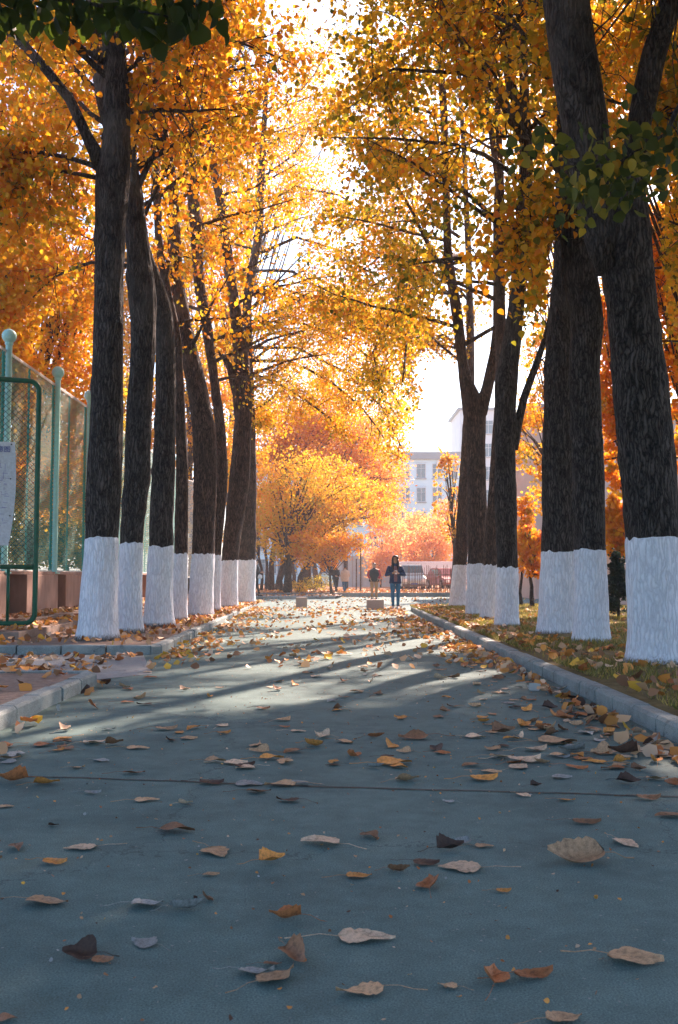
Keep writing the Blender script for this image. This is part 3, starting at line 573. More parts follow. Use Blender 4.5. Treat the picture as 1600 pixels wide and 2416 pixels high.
# ------------------------------------------------------------------ other trees
def bgtree(label, name, cat, bx, by, Y, crowns, hue, n, size, tw, group=None, bark='bark_far', hs=.48, near=False, zb=.15, nb=10, lean=0, pink=0, desat=0):
    """bx, by base in 1568 units (by None = ground); crowns: ellipses (cx, cy, rx, ry) in the same units at depth Y"""
    sc = Y / (F / K); o = WD(bx, 1331, Y); o[2] = zb; rr = np.random.default_rng(int((bx + 900) * 7 + Y))
    tr = empty(name, o); tag(tr, label, cat, group)
    cl = [(WD(c[0], c[1], Y + (c[4] if len(c) > 4 else 0)), c[2] * sc, c[3] * sc) for c in crowns]
    ztop = max(c[0][2] + c[2] * .6 for c in cl); zlow = min(c[0][2] - c[2] for c in cl); mx = np.mean([c[0][0] for c in cl])
    r0 = tw * sc / 2; tp = [(o[0], o[1], zb - .1)]; z1 = max(zlow + .3, 1.0)
    for i in range(1, 8):
        t = i / 7; z = zb + (ztop - zb) * t; tp.append((o[0] + (mx - o[0]) * t ** 1.8 + rr.normal() * r0 * .8, o[1] + rr.normal() * r0, z))
    MB().tube([np.array(p) - o for p in tp], [r0 * 1.35] + list(np.linspace(r0, r0 * .15, 7)), 12).build('trunk', M[bark], tr, smooth=True)
    P, H = [], []; vol = sum(c[1] * c[1] * c[2] for c in cl); bm = []
    for (c, rx, rz) in cl:
        nc = max(6, int(n * 1.7 / 34 * (rx * rx * rz) / vol))
        d = unit(rr.normal(size=(nc, 3))) * (rr.uniform(.12, 1, (nc, 1)) ** .45); cc = c + d * np.array([rx, rx * .8, rz])
        for q in cc:
            k = rr.integers(18, 52); sp = rr.uniform(.5, 1.3) * min(rx, rz) * .2
            P.append(q + rr.normal(size=(k, 3)) * sp * np.array([1, 1, .7])); H.append(np.full(k, rr.normal() * hs + hue) + rr.normal(size=k) * .28)
        for j in range(min(nb, nc)):
            q = cc[j]; t = rr.uniform(.25, .7)
            if bx < 320 and Y < 40 and q[0] > -7.2 and q[2] < 8: continue
            b0 = np.array(tp[0]) + (np.array(tp[-1]) - np.array(tp[0])) * t; b0[2] = min(b0[2], q[2] - .1 * rz); b0[0] = np.interp(b0[2], [p[2] for p in tp], [p[0] for p in tp]); b0[1] = o[1]
            b0[2] = max(b0[2], zb + .9)
            mid = (b0 + q) / 2 + np.array([0, 0, .12 * rz]); bm.append([b0 - o, mid - o, q - o])
    for b in bm: MB().tube(b, [r0 * .42, r0 * .26, r0 * .08], 6, False).build('branch', M[bark], tr, smooth=True)
    P = np.concatenate(P); H = np.concatenate(H) - .08; x, y, f = proj(P); zk = (P[:, 2] > zb + .35) & ~((Y < 40) & (bx < 320) & (P[:, 0] > -6.5) & (P[:, 2] < 7)) & ~(sunlit(P) & (Y < 60)); P, H = P[zk], H[zk]
    col = tint(H)
    if pink: col = col * (1 - pink) + np.array([.86, .46, .26]) * pink  # salmon tone and the pinkness of far haze mixed into the leaf colour
    leaves('crown', P, size * rr.uniform(.6, 1.25, len(P)), col, M['leaf'], tr, near, .6, origin=o)
    return tr
GW = 'autumn trees growing beyond the crossing'
# wood across the junction
bgtree('yellow maple with the thickest brown trunk left of the wood edge across the crossing', 'maple_tree', 'tree', 665, 0, 51, [(690, 1130, 105, 95, 0), (640, 1200, 60, 80, 1), (760, 1110, 90, 60, -1), (700, 1250, 90, 60, 0)], 2.3, 6500, .13, 17, GW)
bgtree('yellow and green maple just right of the thickest trunk across the crossing', 'maple_tree', 'tree', 693, 0, 54, [(740, 1190, 95, 75, 0), (700, 1250, 70, 50, 1), (830, 1150, 80, 50, -1)], 2.2, 6000, .13, 13, GW)
bgtree('orange maple with a pale broad trunk and crown reaching towards the building', 'maple_tree', 'tree', 709, 0, 60, [(800, 1090, 110, 95, 0), (860, 1160, 85, 60, 0), (850, 1020, 80, 70, 0), (900, 1110, 50, 60, 0)], 3.0, 9000, .15, 18, GW, pink=.12)
bgtree('tall fiery orange tree above the wood, next to the last left poplar', 'maple_tree', 'tree', 628, 0, 58, [(640, 990, 75, 80, 0), (700, 1020, 90, 80, 0), (620, 1110, 60, 80, 0), (760, 960, 70, 70, 0)], 3.3, 9500, .14, 12, GW)
bgtree('pinkish orange tree deep in the wood behind the others', 'maple_tree', 'tree', 735, 0, 74, [(760, 1000, 110, 90, 0), (690, 1000, 70, 70, 0), (850, 1090, 90, 90, 0)], 3.0, 7500, .17, 11, GW, pink=.3)
bgtree('small round orange tree on the corner of the bed beside two walkers', 'maple_tree', 'tree', 768, 0, 50, [(752, 1262, 72, 42, 0), (800, 1255, 55, 30, 0), (700, 1262, 40, 30, 0), (762, 1300, 36, 20, 0)], 3.0, 4200, .11, 6, GW, hs=.45, zb=.17)
for i, (x, Y, w, lab) in enumerate(((604, 57, 7, 'thin bare stem nearest the last left poplar, in the wood'), (616, 63, 8, 'second thin stem in the wood counting from the last left poplar'), (641, 60, 12, 'medium brown stem left of the thickest trunk in the wood'), (652, 56, 8, 'slim dark stem tucked against the thickest trunk of the wood'),
                                    (679, 68, 9, 'thin grey stem between the two darkest trunks of the wood'), (722, 70, 8, 'thin stem right of the pale broad trunk in the wood'), (742, 78, 7, 'faint thin stem at the right end of the wood'))):
    bgtree(lab, 'slender_tree', 'tree', x, 0, Y, [(x + (-15 + 10 * (i % 4)), 1215 - 25 * (i % 3), 42, 62, 0)], 2.2 + .25 * (i % 3), 1500, .14, w, 'slender stems in the wood', nb=5)
for i, (x, Y, cx, cy_, rx, ry, lab) in enumerate(((880, 76, 890, 1255, 50, 75, 'leftmost salmon tree in front of the pale building'), (925, 84, 930, 1235, 45, 70, 'salmon tree rising behind the walking woman'), (965, 80, 968, 1255, 45, 80, 'salmon tree in front of the windows of the pale building'),
                                    (1003, 74, 1005, 1265, 42, 75, 'salmon tree behind the stake fence, left of the two'), (1035, 78, 1038, 1235, 45, 95, 'salmon tree against the right poplars, behind the stake fence'))):
    bgtree(lab, 'young_maple', 'tree', x, 0, Y, [(cx, cy_, rx, ry, 0), (cx - 12, cy_ + 55, rx * .7, 45, 0)], 2.8, 2300, .19, 3.2, 'salmon coloured trees behind the crossing', pink=.5, nb=14)
bgtree('pale green treetop low in front of the far building', 'green_tree', 'tree', 972, 0, 95, [(968, 1225, 30, 42, 0)], .9, 1500, .2, 4, nb=5)
bgtree('feathery orange and green tree beside the last poplar of the right row', 'sumac_tree', 'tree', 1052, 0, 42, [(1045, 1120, 34, 75, 0), (1038, 1190, 32, 60, 0), (1030, 1060, 20, 30, 0)], 2.75, 3200, .13, 8, hs=.6, nb=8, pink=.12)
bgtree('hazy yellow tree far down the avenue, highest of the distant crowns', 'maple_tree', 'tree', 800, 0, 66, [(820, 800, 120, 130, 0), (700, 860, 80, 100, 0), (890, 940, 65, 90, 0)], 2.4, 5200, .16, 9, GW, pink=.1)
# right side garden trees
GR = 'garden trees behind the right row'
bgtree('small dark stemmed tree with a V fork between the poplar pair and the middle cluster', 'young_tree', 'tree', 1231, 0, 29, [(1228, 1270, 34, 58, 0), (1248, 1310, 20, 34, 0)], 2.9, 1500, .11, 10, GR, 'bark', hs=.6)
bgtree('thin dark stemmed tree touching the right side of the middle poplar cluster', 'young_tree', 'tree', 1206, 0, 30, [(1212, 1220, 26, 90, 0)], 2.9, 1100, .11, 7, GR, 'bark', hs=.6)
bgtree('tall yellow tree filling the gap between the middle cluster and the poplar pair', 'garden_tree', 'tree', 1290, 0, 36, [(1225, 1000, 55, 120, 0), (1245, 850, 60, 100, 0), (1270, 1130, 50, 70, 0), (1300, 700, 90, 120, 0)], 2.5, 7000, .12, 15, GR, hs=.5)
bgtree('orange tree seen in the gap right of the knotty poplar', 'garden_tree', 'tree', 1470, 0, 27, [(1425, 900, 55, 120, 0), (1430, 1060, 40, 90, 0), (1440, 740, 70, 110, 0)], 2.8, 6500, .11, 22, GR, near=True)
bgtree('bright orange bush tree low between the knotty poplar and the huge trunk', 'garden_tree', 'tree', 1455, 0, 23, [(1428, 1215, 30, 70, 0)], 2.95, 1800, .12, 12, GR, near=True)
bgtree('orange tree at the right edge behind the huge trunk', 'garden_tree', 'tree', 1640, 0, 25, [(1580, 600, 110, 170, 0), (1600, 800, 90, 120, 0), (1480, 560, 80, 130, 0), (1560, 1000, 50, 110, 0)], 2.7, 9000, .11, 24, GR, near=True)
bgtree('tall dull orange tree in the upper right corner behind the thick stems', 'garden_tree', 'tree', 1700, 0, 21, [(1560, 200, 170, 180, 0), (1420, 80, 110, 160, 1), (1700, 450, 150, 200, 1)], 2.3, 7000, .11, 30, GR, near=True)
bgtree('tall yellow green tree showing between the thick stem and middle cluster', 'garden_tree', 'tree', 1390, 0, 31, [(1280, 420, 90, 170, 0), (1320, 150, 120, 170, 0), (1180, 250, 80, 160, 2)], 2.2, 6000, .12, 18, GR)
# left side, behind the sports court fence
GL = 'trees behind the chain link fence'
bgtree('orange tree behind the fence at the left edge, nearest the map board', 'court_tree', 'tree', -120, 0, 21, [(20, 640, 150, 150, 0), (80, 860, 140, 130, 0), (-60, 900, 140, 180, 0), (60, 1100, 90, 110, 2)], 2.6, 11000, .11, 28, GL, near=True)
bgtree('orange tree behind the fence with its crown above the first ball capped posts', 'court_tree', 'tree', 60, 0, 28, [(120, 700, 130, 140, 0), (170, 900, 110, 140, 0), (120, 1100, 100, 120, 0), (205, 520, 60, 190, 0)], 2.5, 13000, .12, 20, GL)
bgtree('dark olive tree deep behind the fence, low branches near the plinth', 'court_tree', 'tree', 150, 0, 38, [(150, 1150, 130, 150, 0), (240, 1000, 90, 170, 0), (40, 1130, 110, 160, 0), (180, 1265, 150, 55, 1), (20, 1260, 110, 55, 1)], 1.75, 15000, .14, 14, GL)
bgtree('tall olive and orange tree in the upper left corner behind the leaning limb', 'court_tree', 'tree', -60, 0, 24, [(60, 360, 160, 180, 0), (-40, 200, 170, 200, 0), (170, 180, 120, 170, 1), (120, 520, 100, 100, 1)], 2.5, 7000, .11, 22, GL, near=True)
bgtree('yellow orange tree showing between the first and second left trunks', 'court_tree', 'tree', 310, 0, 44, [(290, 700, 90, 170, 0), (320, 950, 80, 150, 0), (330, 1170, 80, 110, 0)], 2.6, 9000, .15, 12, GL)
bgtree('golden tree glowing between the middle trunks of the left row', 'court_tree', 'tree', 440, 0, 47, [(440, 880, 80, 150, 0), (450, 1080, 70, 140, 0), (400, 640, 80, 160, 0), (520, 1000, 60, 150, 0), (460, 1230, 60, 60, 0)], 2.45, 10000, .15, 12, GL)
bgtree('golden tree rising behind the forked poplar at the end of the left row', 'court_tree', 'tree', 560, 0, 50, [(540, 820, 70, 130, 0), (520, 620, 80, 130, 0), (570, 1080, 60, 150, 0), (440, 420, 90, 150, 0)], 2.5, 9500, .15, 12, GL)
bgtree('tall tree whose high crown fills the arch above the road in the distance', 'court_tree', 'tree', 520, 0, 56, [(520, 300, 110, 180, 0), (640, 420, 100, 120, 0), (730, 250, 120, 170, 0)], 2.9, 4500, .17, 12, GW)

# ------------------------------------------------------------------ unseen poplars added beside the frame to shade the near road
def side_crown(label, x, y, seed, top=16):
    shade_poplar(label, x, y, seed, None, top, 1.9, 30)
side_crown('unseen second row poplar added to shade the road, level with the nearest right trunk', 8.4, 11.0, 41)
side_crown('unseen second row poplar added to shade the road, nearest the poplar pair', 7.2, 13.4, 44)
side_crown('unseen second row poplar added to shade the road, behind the poplar pair', 8.8, 15.6, 42)
side_crown('unseen second row poplar added to shade the road, level with the middle cluster', 10.2, 20.0, 43)

# ------------------------------------------------------------------ court fence on its plinth (x = -6)
FX, FZ0, FZ1 = -6.0, 1.22, 5.3
posts = [17.95, 21.2, 24.0, 27.4, 30.5, 33.6, 36.7, 39.8]
fe = empty('court_fence', (FX, 24, .33)); tag(fe, 'tall pale green chain link fence with ball capped posts on a stone plinth', 'fence')
fo = np.array([FX, 24, .33])
for i, y in enumerate([14.8] + posts):
    mb = MB(); mb.rings([(FX - fo[0], y - 24, z - .33, r, r) for z, r in ((1.14, .06), (FZ1 + .08, .06), (FZ1 + .09, .075), (FZ1 + .13, .075))], 16)
    p = mb.build('post', M['post'], fe, smooth=False)
    MB().ball((0, y - 24, FZ1 + .25 - .33), .135, 18).build('ball_cap', M['post'], p, smooth=True)
    MB().box(-.1, .1, y - 24.1, y - 23.9, .81, .835).build('base_plate', M['post'], p)
def net(mb, P0, ux, L, z0, z1, pitch, r):
    """diamond wire mesh as real crossed wires in the plane through P0 along ux"""
    H = z1 - z0; n = int((L + H) / pitch)
    for s in (1, -1):
        for k in range(n):
            a = -H + k * pitch; t0, t1 = max(0, -a), min(H, L - a)
            if t1 <= t0: continue
            q = []
            for t in (t0, t1):
                u = a + t; zz = z0 + t if s > 0 else z1 - t
                q.append(np.array(P0) + np.array(ux) * u + np.array([0, 0, zz]))
            mb.tube(q, r, 3, False)
ally = [14.8] + posts
for y0, y1 in zip(ally[:-1], ally[1:]):
    mb = MB(); net(mb, (-.05, y0 - 24, -.33), (0, 1, 0), y1 - y0, FZ0 - .02, FZ1 - .02, .085 if y0 < 25 else .12, .0050 if y0 < 25 else .008)
    o = mb.build('net_panel', M['net'], fe)
    b = MB(); yy = y0
    while yy < y1 - .02:
        b.add([(-.03, yy - 24, FZ1 - .05 - .33), (-.07, yy - 24 + .05, FZ1 + .03 - .33), (-.03, yy - 24 + .1, FZ1 - .05 - .33), (-.03, yy - 24 + .05, FZ1 - .09 - .33)], [(0, 1, 2, 3)]); yy += .1
    b.tube([(-.05, y0 - 24, FZ1 - .03 - .33), (-.05, y1 - 24, FZ1 - .03 - .33)], .022, 6).build('top_selvage', M['netpale'], o)
    MB().tube([(-.05, y0 - 24, FZ0 - .03 - .33), (-.05, y1 - 24, FZ0 - .03 - .33)], .02, 6).build('bottom_selvage', M['netpale'], o)
    ym = (y0 + y1) / 2 - 24
    MB().tube([(-.12, ym, FZ0 - .33), (-.12, ym, FZ1 - .35)], .022, 8).build('middle_post', M['net'], fe)
    MB().tube([(-.1, y1 - 24 - .0, FZ0 - .33), (-.1, y1 - 24, FZ1 - .35)], .028, 8).build('stretcher_post', M['net'], fe)
for y0, y1 in zip(ally[:-1], ally[1:]):
    MB().box(-.55, .07, y1 - 24 - 2.1, y1 - 24 + .06, -.3, .79).build('plinth_pier', M['plinth'], fe, bevel=.015)
MB().box(-.5, .04, 14.7 - 24, 40.0 - 24, .7905, .85).build('plinth_coping', M['plinth'], fe, bevel=.01)
MB().box(-.6, -.45, 14.7 - 24, 40.0 - 24, -.3, .785).build('plinth_back_wall', M['terrace'], fe)
# end frame of the court far behind the left row
ef = empty('fence_end_panel', (-6, 43, .12)); tag(ef, 'pale sunlit end of the court fence seen between the left trunks', 'fence')
MB().tube([(0, 0, 0), (0, 0, 5.2)], .06, 10).build('post', M['post'], ef)
MB().tube([(-.6, -3, .9), (-.05, -.05, .9)], .03, 8).tube([(-.6, -3, 5.1), (-.05, -.05, 5.1)], .03, 8).build('rail', M['netpale'], ef)
mb = MB(); u = np.array([.18, .98, 0]); net(mb, (-.6, -3, 0), u, 3.0, .9, 5.1, .16, .012); mb.build('net_panel', M['netpale'], ef)  # pale wire colour stands in for sun on the green mesh

# ------------------------------------------------------------------ dark green gate frame with the map sheet
g1 = WD(82, 1331, 16.0); g0 = np.array([g1[0] - 2.6, 15.0, 0]); gd = (np.array([g1[0], 16.0, 0]) - g0); gL = np.linalg.norm(gd); gu = gd / gL
gt = empty('mesh_gate', (g1[0], 16.0, .34)); tag(gt, 'dark green tubular gate leaf with wire mesh standing open before the fence', 'gate')
def GP(u, z, off=0): return gu * (u - gL) + np.array([gu[1], -gu[0], 0]) * off + np.array([0, 0, z - .34])
zb, zm, zt_ = CH - 109 / 2254 * 16, CH + 20 / 2254 * 16, CH + 451 / 2254 * 16
fr = []
for k in range(7):
    a = R(15 * k); fr.append(GP(gL - .16 + .16 * math.sin(a), zt_ - .16 + .16 * math.cos(a)))
fr2 = []
for k in range(7):
    a = R(15 * k); fr2.append(GP(gL - .16 + .16 * math.cos(a), zb + .16 - .16 * math.sin(a)))
MB().tube([GP(0, zb), GP(0, zt_)] + [GP(.05, zt_)] + fr + fr2 + [GP(.0, zb)], .043, 14).build('frame', M['gate'], gt, smooth=True)
MB().tube([GP(.04, zm), GP(gL - .04, zm)], .04, 12).build('middle_rail', M['gate'], gt, smooth=True)
for k in range(6):
    u = gL - .42 - k * .42; MB().tube([GP(u, zb + .03), GP(u, zm - .03)], .026, 10).build('bar', M['gate'], gt, smooth=True)
mb = MB(); H = zt_ - zm
net(mb, GP(0, 0), gu, gL - .02, zm - .34 + .34, zt_ + .0, .10, .0045); mb.v = [(x, y, z) for x, y, z in mb.v]
mb.build('wire_mesh', M['gatewire'], gt)
mp = empty('map_sheet', (0, 0, 0)); ms = gL - .40
z0m, z1m = CH + (1331 - 1262) / 2254 * 15.8, CH + (1331 - 1022) / 2254 * 15.8
mp.location = tuple(g0 + gu * (ms) + np.array([0, 0, 0])); tag(mp, 'pale printed site map sheet tied to the green gate mesh, blue title at its top', 'map')
def MP(u, z, off): return gu * u + np.array([gu[1], -gu[0], 0]) * off + np.array([0, 0, z])
vs, fs = [], []; nu, nz = 14, 16
for side in (0, 1):
    for i in range(nz + 1):
        for j in range(nu + 1):
            z = z0m + (z1m - z0m) * i / nz; wd = 1.3; ed = .045 * math.sin(i / nz * 3.1) - .06 * (1 - i / nz) ** 2 if j == nu else 0
            vs.append(MP(-wd + wd * j / nu + ed + .03, z, .06 + .012 * math.sin(i * .9 + j * .5) + .004 * side))
n1 = (nu + 1) * (nz + 1)
for i in range(nz):
    for j in range(nu):
        a = i * (nu + 1) + j; fs.append((a, a + 1, a + nu + 2, a + nu + 1)); fs.append(tuple(n1 + q for q in (a, a + nu + 1, a + nu + 2, a + 1)))
MB().add(vs, fs).build('sheet', M['paper'], mp, smooth=True)
ang = math.atan2(gu[1], gu[0])
def text(s, size, u, z, m, name, parent, off=.082, rot=0):
    c = bpy.data.curves.new(name, 'FONT'); c.body = s; c.size = size; c.extrude = .001; c.align_x = 'RIGHT'
    t = bpy.data.objects.new(name + '_tmp', c); COL.objects.link(t); bpy.context.view_layer.update()
    me = bpy.data.meshes.new_from_object(t.evaluated_get(bpy.context.evaluated_depsgraph_get())); bpy.data.objects.remove(t)
    me.materials.clear(); o = link(name, me, m, parent); o.location = tuple(MP(u, z, off)); o.rotation_euler = (R(90), rot, ang); return o
text('平面示意图', .105, -.03, z1m - .16, M['ink_blue'], 'title', mp)
rr = random.Random(5); mb = MB()
def stroke(mb, u, z, du, dz, w):
    a = np.array(MP(u, z, .080)); b = np.array(MP(u + du, z + dz, .080)); d = (b - a) / np.linalg.norm(b - a); nrm = np.array([0, 0, 1.]) if abs(d[2]) < .7 else gu
    mb.add([a - nrm * w, b - nrm * w, b + nrm * w, a + nrm * w], [(0, 1, 2, 3)])
for k in range(150):
    u = rr.uniform(-.62, -.1); z = z0m + rr.uniform(.25, 1.45)
    if rr.random() < .6: stroke(mb, u, z, rr.uniform(.02, .09), rr.uniform(-.01, .01), .003)
    else: stroke(mb, u, z, .002, rr.uniform(.03, .12), .003)
mb.build('map_lines', M['ink_violet'], mp)
mb = MB()
for k in range(6): stroke(mb, -.36 + .004 * k, z0m + .28 + k * .035, .035, .012, .009)
mb.build('red_mark', M['ink_red'], mp)
for z in (z1m - .04, z1m - .6, z1m - 1.2, z0m + .05): MB().ball(MP(-.02, z, .085), .012, 8).build('tie', M['gatewire'], mp)

# ------------------------------------------------------------------ stone blocks
def block(label, px0, px1, py0, py1, seed):
    y = 2530 / (py1 - 1358); w = (px1 - px0) / F * y; h = (py1 - py0) / F * y; c = W((px0 + px1) / 2, py1, y)
    o = MB().box(-w / 2, w / 2, 0, w * .7, 0, h).build('stone_block', M['block'], None, (c[0], y, 0.002), bevel=.012); o.rotation_euler = (0, 0, R(seed)); tag(o, label, 'block', 'stone blocks closing the end of the road')
block('small cube of pinkish grey stone on the road, left of the two', 699, 725, 1409, 1434, 6)
block('wide low block of grey stone in front of the man in the red sleeved jacket', 865, 906, 1415, 1438, -2)

# ------------------------------------------------------------------ people
skin = flat('skin', (.46, .27, .18), .6); hairm = flat('black_hair', (.012, .010, .010), .45); denim = surf('blue_denim', (.015, .10, .21), (.04, .17, .32), 60, .85, .3, .002)
navy = surf('navy_cloth', (.008, .028, .085), (.018, .055, .14), 20, .85, .4, .01); mauve = flat('mauve_knit', (.22, .12, .15), .9); khaki = surf('khaki_cloth', (.36, .19, .09), (.48, .27, .14), 20, .9, .3, .005)
blackc = surf('black_cloth', (.012, .014, .016), (.03, .033, .036), 20, .85, .4, .01); redc = flat('red_cloth', (.45, .03, .035), .8); creamc = surf('cream_cloth', (.48, .45, .38), (.62, .58, .5), 12, .9, .3, .01); shoe = flat('pale_shoe', (.55, .5, .48), .6); dshoe = flat('dark_shoe', (.05, .035, .03), .5); white = flat('white_plastic', (.75, .76, .78), .3)
def skinned(name, chains, m, parent, sub=2):
    """chains: first is the trunk chain; others start at an index of the flat vertex list. item: (start or None, [(x,y,z,r), ...])"""
    V, E, Rd = [], [], []
    for st, pts in chains:
        prev = st
        for (x, y, z, r) in pts:
            V.append((x, y, z)); Rd.append(r); i = len(V) - 1
            if prev is not None: E.append((prev, i))
            prev = i
    me = bpy.data.meshes.new(name); me.from_pydata(V, E, []); o = link(name, me, m, parent)
    sk = o.modifiers.new('skin', 'SKIN'); sk.use_smooth_shade = True
    for i, r in enumerate(Rd): me.skin_vertices[0].data[i].radius = (r, r); me.skin_vertices[0].data[i].use_root = (i == 0)
    su = o.modifiers.new('sub', 'SUBSURF'); su.levels = sub; su.render_levels = sub
    return o
def oval(mb, rings, seg=20): return mb.rings(rings, seg)
def hand(w, d, V0, side):
    """five finger chains rooted in the palm: returns (palm point, fingers)"""
    w = np.array(w, float); d = np.array(d, float); d /= np.linalg.norm(d); up = np.array([0, 0, 1.]); s = np.cross(d, up); s /= np.linalg.norm(s); s *= side
    palm = w + d * .075; fg = []
    for k, L in enumerate((.062, .072, .068, .052)):
        b = palm + up * (.027 - .018 * k); m1 = b + d * L * .55; m2 = m1 + d * L * .25 + s * L * .45; fg.append([(*b, .0085), (*m1, .008), (*m2, .007)])
    t0 = w + d * .03 + up * .03; t1 = t0 + up * .03 + d * .02 + s * .015; t2 = t1 + d * .025 + s * .02; fg.append([(*t0, .0095), (*t1, .009), (*t2, .008)])
    return palm, fg
def person(label, loc, h, legs, arms, jacket, trousers, shoes, hairstyle, sleeve=None, shirt=None, rz=0, group=None, bulk=1.0, hem=.78, wide=.22, headturn=0):
    """faces -Y. legs/arms: joint lists for a 1.65 m figure"""
    s = h / 1.65; pr = empty('person', loc, rz); pr.scale = (s, s, s); tag(pr, label, 'person', group)
    ch = [(None, [(0, 0, .90, .115), (0, 0, 1.05, .105), (0, .005, 1.20, .12), (0, .01, 1.33, .10), (0, .0, 1.41, .052), (0, -.012, 1.47, .05)])]
    n = 6
    for L in legs: ch.append((0, [(*p, r) for p, r in zip(L, (.085, .058, .04, .038))])); n += len(L)
    ends = []
    for A in arms: ch.append((3, [(*p, r) for p, r in zip(A, (.052, .04, .027))])); n += len(A); ends.append(n - 1)
    for A, e, sd in zip(arms, ends, (-1, 1)):
        palm, fg = hand(A[-1], np.array(A[-1]) - np.array(A[-2]), n, sd)
        ch.append((e, [(*palm, .03)])); n += 1; pi = n - 1
        for f in fg: ch.append((pi, f)); n += len(f)
    body = skinned('body', ch, skin, pr)
    hd = MB(); hz = 1.53
    for (dz, rx, ry, oy) in ((-.112, .018, .022, -.035), (-.10, .040, .045, -.025), (-.07, .057, .068, -.012), (-.03, .067, .082, 0), (.015, .073, .092, .004), (.06, .071, .092, .008), (.09, .055, .075, .01), (.113, .022, .03, .012)): pass
    R_ = ((-.112, .018, .022, -.035), (-.10, .040, .045, -.025), (-.07, .057, .068, -.012), (-.03, .067, .082, 0), (.015, .073, .092, .004), (.06, .071, .092, .008), (.09, .055, .075, .01), (.113, .022, .03, .012))
    hd.rings([(0, oy, hz + dz, rx, ry) for dz, rx, ry, oy in R_], 20)
    hd.add([(-.011, -.083, hz + .015), (.011, -.083, hz + .015), (.016, -.084, hz - .03), (-.016, -.084, hz - .03), (0, -.108, hz - .026)], [(0, 1, 4), (1, 2, 4), (2, 3, 4), (3, 0, 4)])
    for e in (-1, 1): hd.rings([(e * .074, .005, hz - .03 + .055 * k / 3, .008, .016 if k in (1, 2) else .008) for k in range(4)], 8)
    head = hd.build('head', skin, pr, smooth=True)
    for e in (-1, 1): MB().ball((e * .028, -.078, hz + .012), .0105, 8, .6).build('eye', hairm, head, smooth=True); MB().box(e * .028 - .016, e * .028 + .016, -.092, -.084, hz + .033, hz + .038).build('eyebrow', hairm, head)
    MB().box(-.02, .02, -.078, -.071, hz - .058, hz - .049).build('mouth', flat('lips', (.4, .12, .1)), head)
    if headturn: head.rotation_euler = (0, 0, headturn)
    if hairstyle == 'long':
        mb = MB(); vs = []; seg = 22; zs = [(.135, .03, .03), (.125, .06, .065), (.10, .083, .10), (.05, .092, .112), (0, .096, .115), (-.06, .098, .108), (-.13, .105, .095), (-.20, .115, .085), (-.28, .12, .07), (-.37, .10, .05), (-.43, .06, .03)]
        for i, (dz, rx, ry) in enumerate(zs):
            for k in range(seg):
                th = 2 * math.pi * k / seg; x, y = rx * math.cos(th), ry * math.sin(th) + .018
                front = max(0, -math.sin(th))
                if dz < .07 and front > .55: y = -.03 + .012 * front; x = math.copysign(max(abs(x), .052), x)
                if dz < -.1: y += .0; x *= 1 + .04 * math.sin(k * 2.3 + i); 
                vs.append((x, y - (.05 if dz < -.12 else 0) * (1 if abs(math.cos(th)) > .5 else 0), hz + dz))
        fs = []
        for i in range(len(zs) - 1):
            for k in range(seg):
                th = 2 * math.pi * (k + .5) / seg
                if zs[i + 1][0] < .06 and -math.sin(th) > .72: continue
                k2 = (k + 1) % seg; fs.append((i * seg + k, (i + 1) * seg + k, (i + 1) * seg + k2, i * seg + k2))
        fs.append(tuple(range(seg))); o = mb.add(vs, fs).build('hair', hairm, pr, smooth=True)
        sm = o.modifiers.new('thick', 'SOLIDIFY'); sm.thickness = .018; sm.offset = 1
        for e in (-1, 1): MB().tube([(e * .075, -.045, hz + .03), (e * .09, -.06, hz - .08), (e * .085, -.105, hz - .2), (e * .07, -.115, hz - .31)], [.02, .028, .032, .012], 8).build('hair_lock', hairm, o, smooth=True)
    else:
        mb = MB(); mb.rings([(0, .02, hz + dz, rx, ry) for dz, rx, ry in ((-.02, .074, .078), (.03, .079, .088), (.045, .081, .096), (.07, .079, .098), (.10, .065, .084), (.125, .03, .04))], 20)
        mb.v = [(x, y if (y > -.05 or z > hz + .055) else -.05, z) for x, y, z in mb.v]; mb.build('hair', hairm, pr, smooth=True)
    # trousers: two legs meeting at the hips
    mb = MB(); hipz = legs[0][0][2]; w = wide
    tr_ = trousers; t = MB().rings([(0, .005, .80, .145, .105), (0, .005, .88, .155, .108), (0, 0, .98, .135, .098)], 22)
    for Lg in legs:
        hx, hy, hz_ = Lg[0]; kx, ky_, kz = Lg[1]; ax, ay, az = Lg[2]
        P = [(hx, hy, .90), (hx * 1.02, (hy + ky_) / 2, (.9 + kz) / 2), (kx, ky_, kz), ((kx + ax) / 2, (ky_ + ay) / 2, (kz + az) / 2), (ax, ay, az + .02)]
        t.tube(P, [.088 * bulk, .08 * bulk, .06 * bulk, .052 * bulk, .044 * bulk + (.012 if bulk > 1 else 0)], 14)
    t.build('trousers', trousers, pr, smooth=True)
    for Lg in legs:
        ax, ay, az = Lg[2]; z = az - .085
        MB().rings([(ax, ay - .045, z, .045, .12), (ax, ay - .045, z + .02, .048, .125), (ax, ay - .03, z + .055, .043, .10), (ax, ay + .01, z + .09, .038, .05), (ax, ay + .015, z + .12, .04, .045)], 14).build('shoe', shoes, pr, smooth=True)
    tz = ((hem, wide + .012, .145), (hem + .06, wide, .135), (1.0, wide - .025, .125), (1.12, wide - .02, .125), (1.24, wide - .005, .13), (1.32, wide - .02, .12), (1.37, .13, .095), (1.405, .075, .07))
    j = MB().rings([(0, .005, z, rx, ry) for z, rx, ry in tz], 26).build('jacket', jacket, pr, smooth=True)
    j.modifiers.new('sub', 'SUBSURF').render_levels = 1
    MB().rings([(0, .0, z, rx, ry) for z, rx, ry in ((1.38, .082, .078), (1.42, .07, .07), (1.435, .068, .066))], 18).build('collar', jacket, j, smooth=True)
